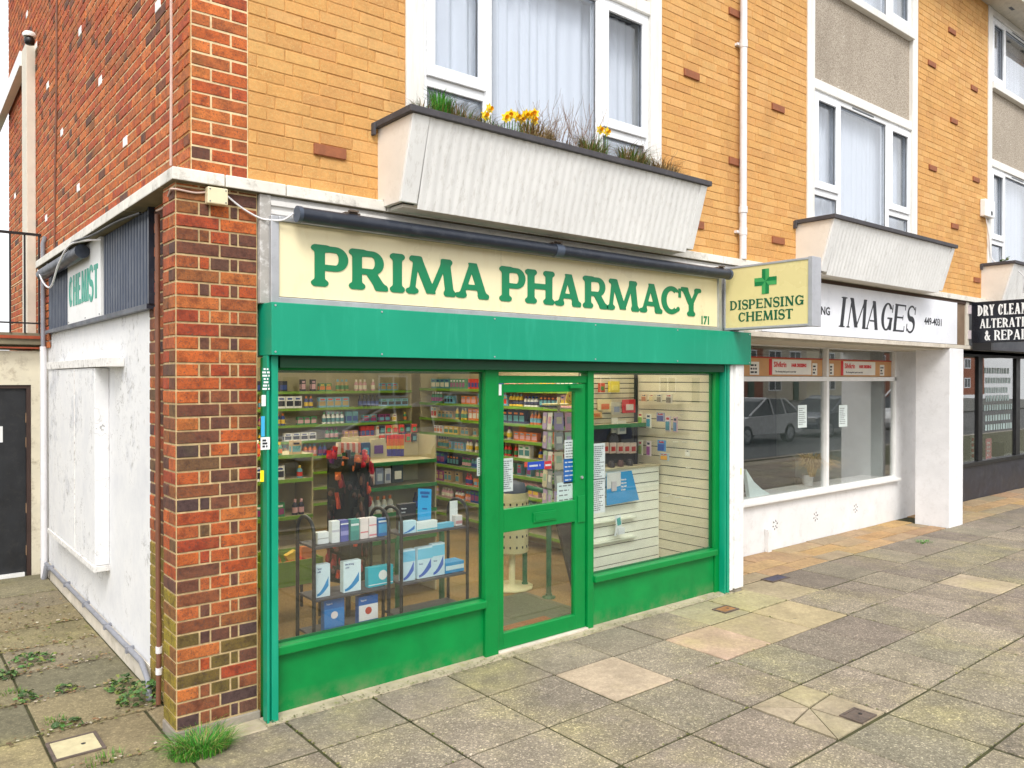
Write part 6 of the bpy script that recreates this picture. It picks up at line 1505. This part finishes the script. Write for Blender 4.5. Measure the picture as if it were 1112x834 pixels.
# planter planting
random.seed(41); zs = 3.60; yp = -.34
x_ = lambda px, py=150: at(px, py, 1, yp).x
def twigs(c, n, spread, h, cols):
    q = MB()
    for _ in range(n):
        x, y = c[0]+ru(-spread, spread), c[1]+ru(-.02, .06); p = Vector((x, y, c[2])); d = Vector((ru(-.35, .35), ru(-.3, .2), 1)).normalized(); hh = h*ru(.5, 1.1); P = [p]
        for k in range(4): d = (d+Vector((ru(-.25,.25), ru(-.2,.2), 0))).normalized(); P.append(P[-1]+d*hh/4)
        col = vary(random.choice(cols), .2); q.tube(P, [.0024, .002, .0017, .0013, .0008], 4, 0, col, cap=False)
        for k in (2, 3):
            d2 = (d+Vector((ru(-1,1), ru(-.6,.6), .3))).normalized(); q.tube([P[k], P[k]+d2*hh*.22, P[k]+d2*hh*.3+Vector((0,0,hh*.08))], [.0015, .0012, .0007], 4, 0, col, cap=False)
    return q
def tuft(px, n, sp, h, cols, lab, lean=.7, w=.004): tag(blades(int(n*1.5), (x_(px), yp, zs+.0), sp, h+.09, cols, lean*.8, w, .4, .12).build('grass_tuft', M_leaf), lab, 'grass tuft', 'grasses in the planter above the pharmacy')
tuft(463, 120, .10, .13, GRN+DRY, 'thin green and straw grass at the left end of the planter over the pharmacy')
tuft(480, 190, .07, .26, BG, 'bright green upright tuft near the left end of the planter over the pharmacy', .35, .005)
tuft(500, 260, .16, .16, DRY+GRN[:1], 'straw coloured grass beside the bright green tuft in the planter')
tuft(584, 260, .15, .24, DRY, 'tall straw coloured grass right of the daffodils in the planter')
tuft(645, 330, .13, .20, DRY+GRN, 'mixed green and straw tuft right of the bare twigs in the planter')
tuft(690, 380, .17, .22, DRY+GRN[:2], 'wide straw and green tuft under the right casement in the planter')
tuft(722, 260, .15, .18, DRY, 'straw grass at the right end of the planter over the pharmacy')
for k_, pf_ in enumerate((470, 510, 545, 560, 600, 625, 660, 705, 735)):
    tuft(pf_, 110, .12, .045+.02*(k_ % 3), DRY+GRN[:1], 'low dry grass fringe along the planter edge, %s from the left' % ['first','second','third','fourth','fifth','sixth','seventh','eighth','last'][k_])
tuft(530, 160, .12, .12, GRN+DRY, 'short grass around the left daffodil in the planter')
tag(twigs((x_(615), yp, zs-.03), 60, .28, .42, [rgb(130,100,80), rgb(150,120,96), rgb(110,86,70)]).build('bare_twigs', M_leaf), 'bare brown twigs standing in the middle of the planter over the pharmacy', 'twigs')
tag(twigs((x_(705), yp, zs-.03), 20, .24, .32, [rgb(150,120,96), rgb(170,140,100)]).build('bare_twigs', M_leaf), 'thin bare stalks at the right end of the planter over the pharmacy', 'twigs')
M_daf = paint('daffodil_yellow', rgb(250, 220, 30), .5, .08); M_dafc = paint('daffodil_trumpet', rgb(250, 196, 16), .5, .05)
def daffodil(px, py, lab, yaw=0):
    p = at(px, py, 1, yp-.03); t = thing('daffodil', lab, 'flower', (p.x, p.y, zs), 'daffodils in the planter')
    q = MB(); q.tube([(p.x+.01, p.y+.03, zs-.02), (p.x, p.y+.02, (zs+p.z)/2), (p.x, p.y+.012, p.z)], .0035, 6, 0, rgb(90,140,50)); 
    for s in (-1, 1): 
        bx_ = p.x+s*.012; q.face([(bx_-.005, p.y+.02, zs-.02), (bx_+.005, p.y+.02, zs-.02), (bx_+s*.015+.003, p.y+.015, zs+(p.z-zs)*.8), (bx_+s*.012, p.y+.015, zs+(p.z-zs)*.85)], 0, rgb(80,140,50))
    q.build('stem', M_leaf, t); q = MB(); R3 = Matrix.Rotation(yaw, 3, 'Z') @ Matrix.Rotation(ru(-.3, .3), 3, 'X')
    for k in range(6):
        a = k*math.pi/3; R2 = R3 @ Matrix.Rotation(a, 3, 'Y'); q.face([Vector((p.x, p.y, p.z))+R2 @ Vector(v) for v in ((0, 0, .004), (.013, -.002, .02), (0, -.004, .040), (-.013, -.002, .02))])
    q.build('petals', M_daf, t); q = MB(); 
    V0 = [Vector((p.x, p.y, p.z))+R3 @ Vector((.010*math.cos(k*math.pi/5), -.002, .010*math.sin(k*math.pi/5))) for k in range(10)]; V1 = [Vector((p.x, p.y, p.z))+R3 @ Vector((.015*math.cos(k*math.pi/5), -.030, .015*math.sin(k*math.pi/5))) for k in range(10)]
    for k in range(10): q.face([V0[k], V0[(k+1)%10], V1[(k+1)%10], V1[k]])
    q.face(V0); q.build('trumpet', M_dafc, t)
for k, (px, py, lab) in enumerate(((527, 126, 'single daffodil at the left, lower of two'), (531, 118, 'single daffodil at the left, upper of two'), (549.5, 128, 'daffodil at the left edge of the main yellow group'), (555, 124.5, 'second daffodil from the left of the main yellow group'), (561, 126.5, 'third daffodil from the left of the main yellow group'), (566.5, 129, 'lowest daffodil in the middle of the main yellow group'), (571, 124.5, 'daffodil in the middle of the main group, high up'), (575, 125, 'daffodil right of the middle of the main group'), (580.5, 123.5, 'rightmost daffodil of the main yellow group'), (580, 131, 'drooping daffodil below the rightmost one of the main group'), (652, 141, 'left one of two daffodils before the right casement'), (659, 143, 'right one of two daffodils before the right casement'))):
    daffodil(px, py, lab, ru(-.7, .2))
x2 = at(930, 225, 1, -.3).x; tag(blades(22, (x2, -.3, 3.58), .1, .26, GRN+DRY, .8, .005).build('grass_tuft', M_leaf), 'few thin grass blades in the planter over the hairdresser', 'grass tuft')
x3 = at(1102, 280, 1, -.3).x; tag(leafy((x3, -.2, 3.6), 90, .16, .16, WG, .03).build('weed', M_leaf), 'small leafy plant in the far right planter', 'plant')
# dried plant in the hairdresser window
dpn = thing('dried_plant', 'dried straw coloured plant in a white pot in the hairdresser window', 'plant', (8.15, 1.12, .6)); c_ = at(874, 520, 1, 1.05)
hz = .60; q = MB(); q.lathe((c_.x+.12, 1.08, hz), [(.06, 0), (.075, .13), (.078, .14)], 14); q.build('pot', M_white, dpn)
random.seed(51); q = blades(650, (c_.x+.12, 1.02, hz+.12), .05, .6, [rgb(214,180,120), rgb(200,164,104), rgb(226,196,140)], .75, .007, .7); q.build('leaves', M_leaf, dpn)
q = MB(); q.box(5.13, 9.98, .90, 1.19, .57, .60); tag(q.build('window_board', M_wpw), 'pale window board inside the hairdresser window', 'window board')
# ================================================================== OTHER SIDE OF THE STREET (seen in the glass)
M_tyre = paint('tyre_rubber', rgb(24, 24, 26), .8, .1); M_cg = paint('car_glass', rgb(26, 34, 40), .06, .1, bmp=0); M_rim = paint('alloy_wheel', rgb(170, 172, 176), .3, .05, metal=.7)
def car(name, label, x, y, rz, col, L_=4.1, H_=1.48, estate=False):
    t = thing(name, label, 'car', (0, 0, 0), 'cars parked across the street'); hw = .86; M_c = paint('car_paint_%d' % int(col[0]*999), col, .25, .03, bmp=0, coat=.6)
    prof = [(-L_/2, .45), (-L_/2+.05, .72), (-L_/2+.95, .88), (-L_/2+1.7, 1.36), (-L_/2+2.3, H_), (L_/2-.9, H_-.03), (L_/2-.18, 1.02 if not estate else 1.1), (L_/2, .85), (L_/2, .35), (-L_/2, .3)]
    q = MB(); body = [(-L_/2, .32), (-L_/2-.03, .5), (-L_/2+.05, .74), (-L_/2+1.0, .90), (L_/2-.1, .98), (L_/2, .85), (L_/2+.02, .4), (L_/2-.05, .3)]
    for s0, s1, f0, f1 in ((-hw, -hw*.97, .98, 1), (-hw*.97, hw*.97, 1, 1), (hw*.97, hw, 1, .98)): q.prism(body, 1, s0, s1)
    bo = q.build('body', M_c, t, bevel=.03)
    q = MB(); roof = [(-L_/2+.98, .9), (-L_/2+1.75, 1.38), (-L_/2+2.2, H_), (L_/2-.75, H_-.04), (L_/2-.2 if not estate else L_/2-.12, 1.0)]
    n = len(roof); V = [(a, -hw*(.95 if z < 1.1 else .74), z) for a, z in roof]+[(a, hw*(.95 if z < 1.1 else .74), z) for a, z in roof]
    q.mesh(V, [tuple(range(n)), tuple(reversed(range(n, 2*n)))]+[(i, n+i, n+i+1, i+1) for i in range(n-1)]); q.build('glasshouse', M_cg, t, bevel=.02)
    q = MB(); q.prism([(-L_/2+2.15, H_-.02), (-L_/2+2.2, H_+.02), (L_/2-.75, H_-.01), (L_/2-.72, H_-.05)], 1, -hw*.76, hw*.76)
    for s in (-1, 1):
        for a in (-L_/2+2.35, L_/2-.95): q.tube([(a, s*hw*.94, .95), (a, s*hw*.75, H_-.02)], .035, 6)
        q.tube([(-L_/2+1.0, s*hw*.93, .92), (-L_/2+2.2, s*hw*.74, H_)], .035, 6); q.tube([(L_/2-.18, s*hw*.93, 1.0), (L_/2-.74, s*hw*.74, H_-.04)], .05, 6)
    q.build('roof', M_c, t)
    for a in (-L_/2+.78, L_/2-.75):
        for s in (-1, 1):
            q = MB(); q.tube([(a, s*(hw-.19), .31), (a, s*(hw+.012), .31)], .31, 22); w = q.build('wheel', M_tyre, t)
            q = MB(); q.tube([(a, s*(hw+.0125), .31), (a, s*(hw+.02), .31)], .2, 16); q.build('rim', M_rim, w)
    for s in (-1, 1):
        q = MB(); q.box(L_/2-.05, L_/2+.035, s*.55, s*.80, .68, .86); q.build('tail_light', flat(190, 20, 20), t)
        q = MB(); q.box(-L_/2-.04, -L_/2+.06, s*.5, s*.78, .58, .72); q.build('headlight', M_rim, t)
    q = MB(); q.box(L_/2+.021, L_/2+.035, -.26, .26, .55, .66); q.build('number_plate', flat(230, 200, 60), t)
    t.location = (x, y, -.12); t.rotation_euler = (0, 0, rz); return t
SILV = (.52, .53, .55, 1); DK = (.05, .06, .09, 1); BLU = (.03, .06, .16, 1)
car('parked_car', 'silver estate car parked across the street, far off in the glass', 19.6, -26, math.radians(0), SILV, 4.5, 1.46, True)
car('parked_car', 'dark grey hatchback parked nearest, mirrored in the left display window', 8.2, -12.4, math.radians(4), (.66, .68, .70, 1), 4.3)
car('parked_car', 'dark blue hatchback mirrored in the glazed door', 14.4, -12.4, math.radians(180), BLU, 4.1)
car('parked_car', 'silver hatchback mirrored in the hairdresser window', 21.6, -9.6, math.radians(0), SILV, 4.0)
car('parked_car', 'dark saloon mirrored at the middle of the hairdresser window', 27.2, -9.8, math.radians(0), DK, 4.4)
car('parked_car', 'white van like car mirrored in the dry cleaner window', 33.5, -9.6, math.radians(0), (.7, .7, .7, 1), 4.4, 1.75)
M_hw = paint('pebbledash_house_wall', rgb(190, 178, 158), .9, .08); M_hr = paint('brown_house_roof', rgb(110, 76, 62), .9, .15); M_hb = paint('house_brick', rgb(150, 90, 66), .9, .15)
def house(x, w, wall, label):
    t = thing('house', label, 'house', (x+w/2, -36, 0), 'houses across the street'); q = MB(); q.box(x, x+w, -44, -36, -.02, 5.4); q.build('wall', wall, t)
    q = MB(); q.prism([(-44.4, 5.4), (-35.6, 5.4), (-40, 8.2)], 0, x-.1, x+w+.1); rf = q.build('roof', M_hr, t)
    q = MB(); q.box(x+w-.9, x+w-.2, -40.4, -39.6, 7.4, 9.2); q.build('chimney', M_hb, rf)
    for zz in (.9, 3.4):
        for k, xx in enumerate((x+.9, x+w-3.1)):
            if zz < 1 and k: 
                q = MB(); q.box(xx+.6, xx+1.5, -35.98, -35.9, 0, 2.1); q.build('front_door', paint('dark_green_door', rgb(30, 70, 50), .4), t); continue
            q = MB(); q.frame(xx, xx+2.0, zz, zz+1.3, -35.999, -35.93, .1); q.box(xx+.95, xx+1.05, -35.999, -35.93, zz+.1, zz+1.2); f = q.build('window', M_upvc, t)
            q = MB(); q.box(xx+.1, xx+1.9, -35.99, -35.96, zz+.1, zz+1.2); q.build('pane', M_cg, f)
xx = -14; k = 0
while xx < 110:
    w = 7.5; house(xx, w, [M_hw, paint('cream_house_wall', rgb(206, 198, 176), .9, .08), M_hb][k % 3], '%s house in the terrace across the street' % (['grey rendered', 'cream rendered', 'red brick'][k % 3])); xx += w+(2.4 if k % 2 else 0); k += 1
# ================================================================== LIGHT, SKY, CAMERA
w = bpy.data.worlds.new('World'); scene.world = w; w.use_nodes = True; nt = w.node_tree
bg = nt.nodes['Background']; sky = nt.nodes.new('ShaderNodeTexSky'); sky.sky_type = 'NISHITA'; sky.sun_disc = False
EL, AZ = math.radians(48), math.radians(214)
sky.sun_elevation = EL; sky.sun_rotation = AZ; sky.air_density = 1.0; sky.dust_density = 4.0; sky.ozone_density = 1.0
hs_ = nt.nodes.new('ShaderNodeHueSaturation'); hs_.inputs['Saturation'].default_value = .22; nt.links.new(sky.outputs[0], hs_.inputs['Color']); cloud = nt.nodes.new('ShaderNodeMix'); cloud.data_type = 'RGBA'; cloud.inputs[0].default_value = .6; cloud.inputs[7].default_value = (6.7, 6.75, 6.9, 1); nt.links.new(hs_.outputs[0], cloud.inputs[6]); nt.links.new(cloud.outputs[2], bg.inputs[0]); bg.inputs[1].default_value = .15
sd = bpy.data.lights.new('sun', 'SUN'); sd.energy = 1.2; sd.angle = math.radians(20); sd.color = (1, .96, .9)
so_ = bpy.data.objects.new('sun', sd); COL.objects.link(so_)
D = Vector((math.sin(AZ)*math.cos(EL), math.cos(AZ)*math.cos(EL), math.sin(EL)))   # towards the sun
so_.rotation_euler = D.to_track_quat('Z', 'Y').to_euler()
cd_ = bpy.data.cameras.new('camera'); cam = bpy.data.objects.new('camera', cd_); COL.objects.link(cam); scene.camera = cam
cam.location = CAM; cd_.sensor_fit = 'HORIZONTAL'; cd_.sensor_width = 36; cd_.lens = FPX/CW*36; cd_.clip_end = 500; cd_.clip_start = .05
Mx = Matrix((RT, UP, -FW)).transposed().to_4x4(); Mx.translation = CAM; cam.matrix_world = Mx
scene.view_settings.view_transform = 'Standard'; scene.view_settings.look = 'None'; scene.view_settings.gamma = 1; scene.view_settings.use_curve_mapping = False
scene.view_settings.exposure = .78
scene.render.engine = 'CYCLES'; scene.cycles.max_bounces = 8; scene.cycles.transparent_max_bounces = 12
for o in bpy.data.objects:
    if '_w' in o: del o['_w']
for o in list(PROTO.values()): pass
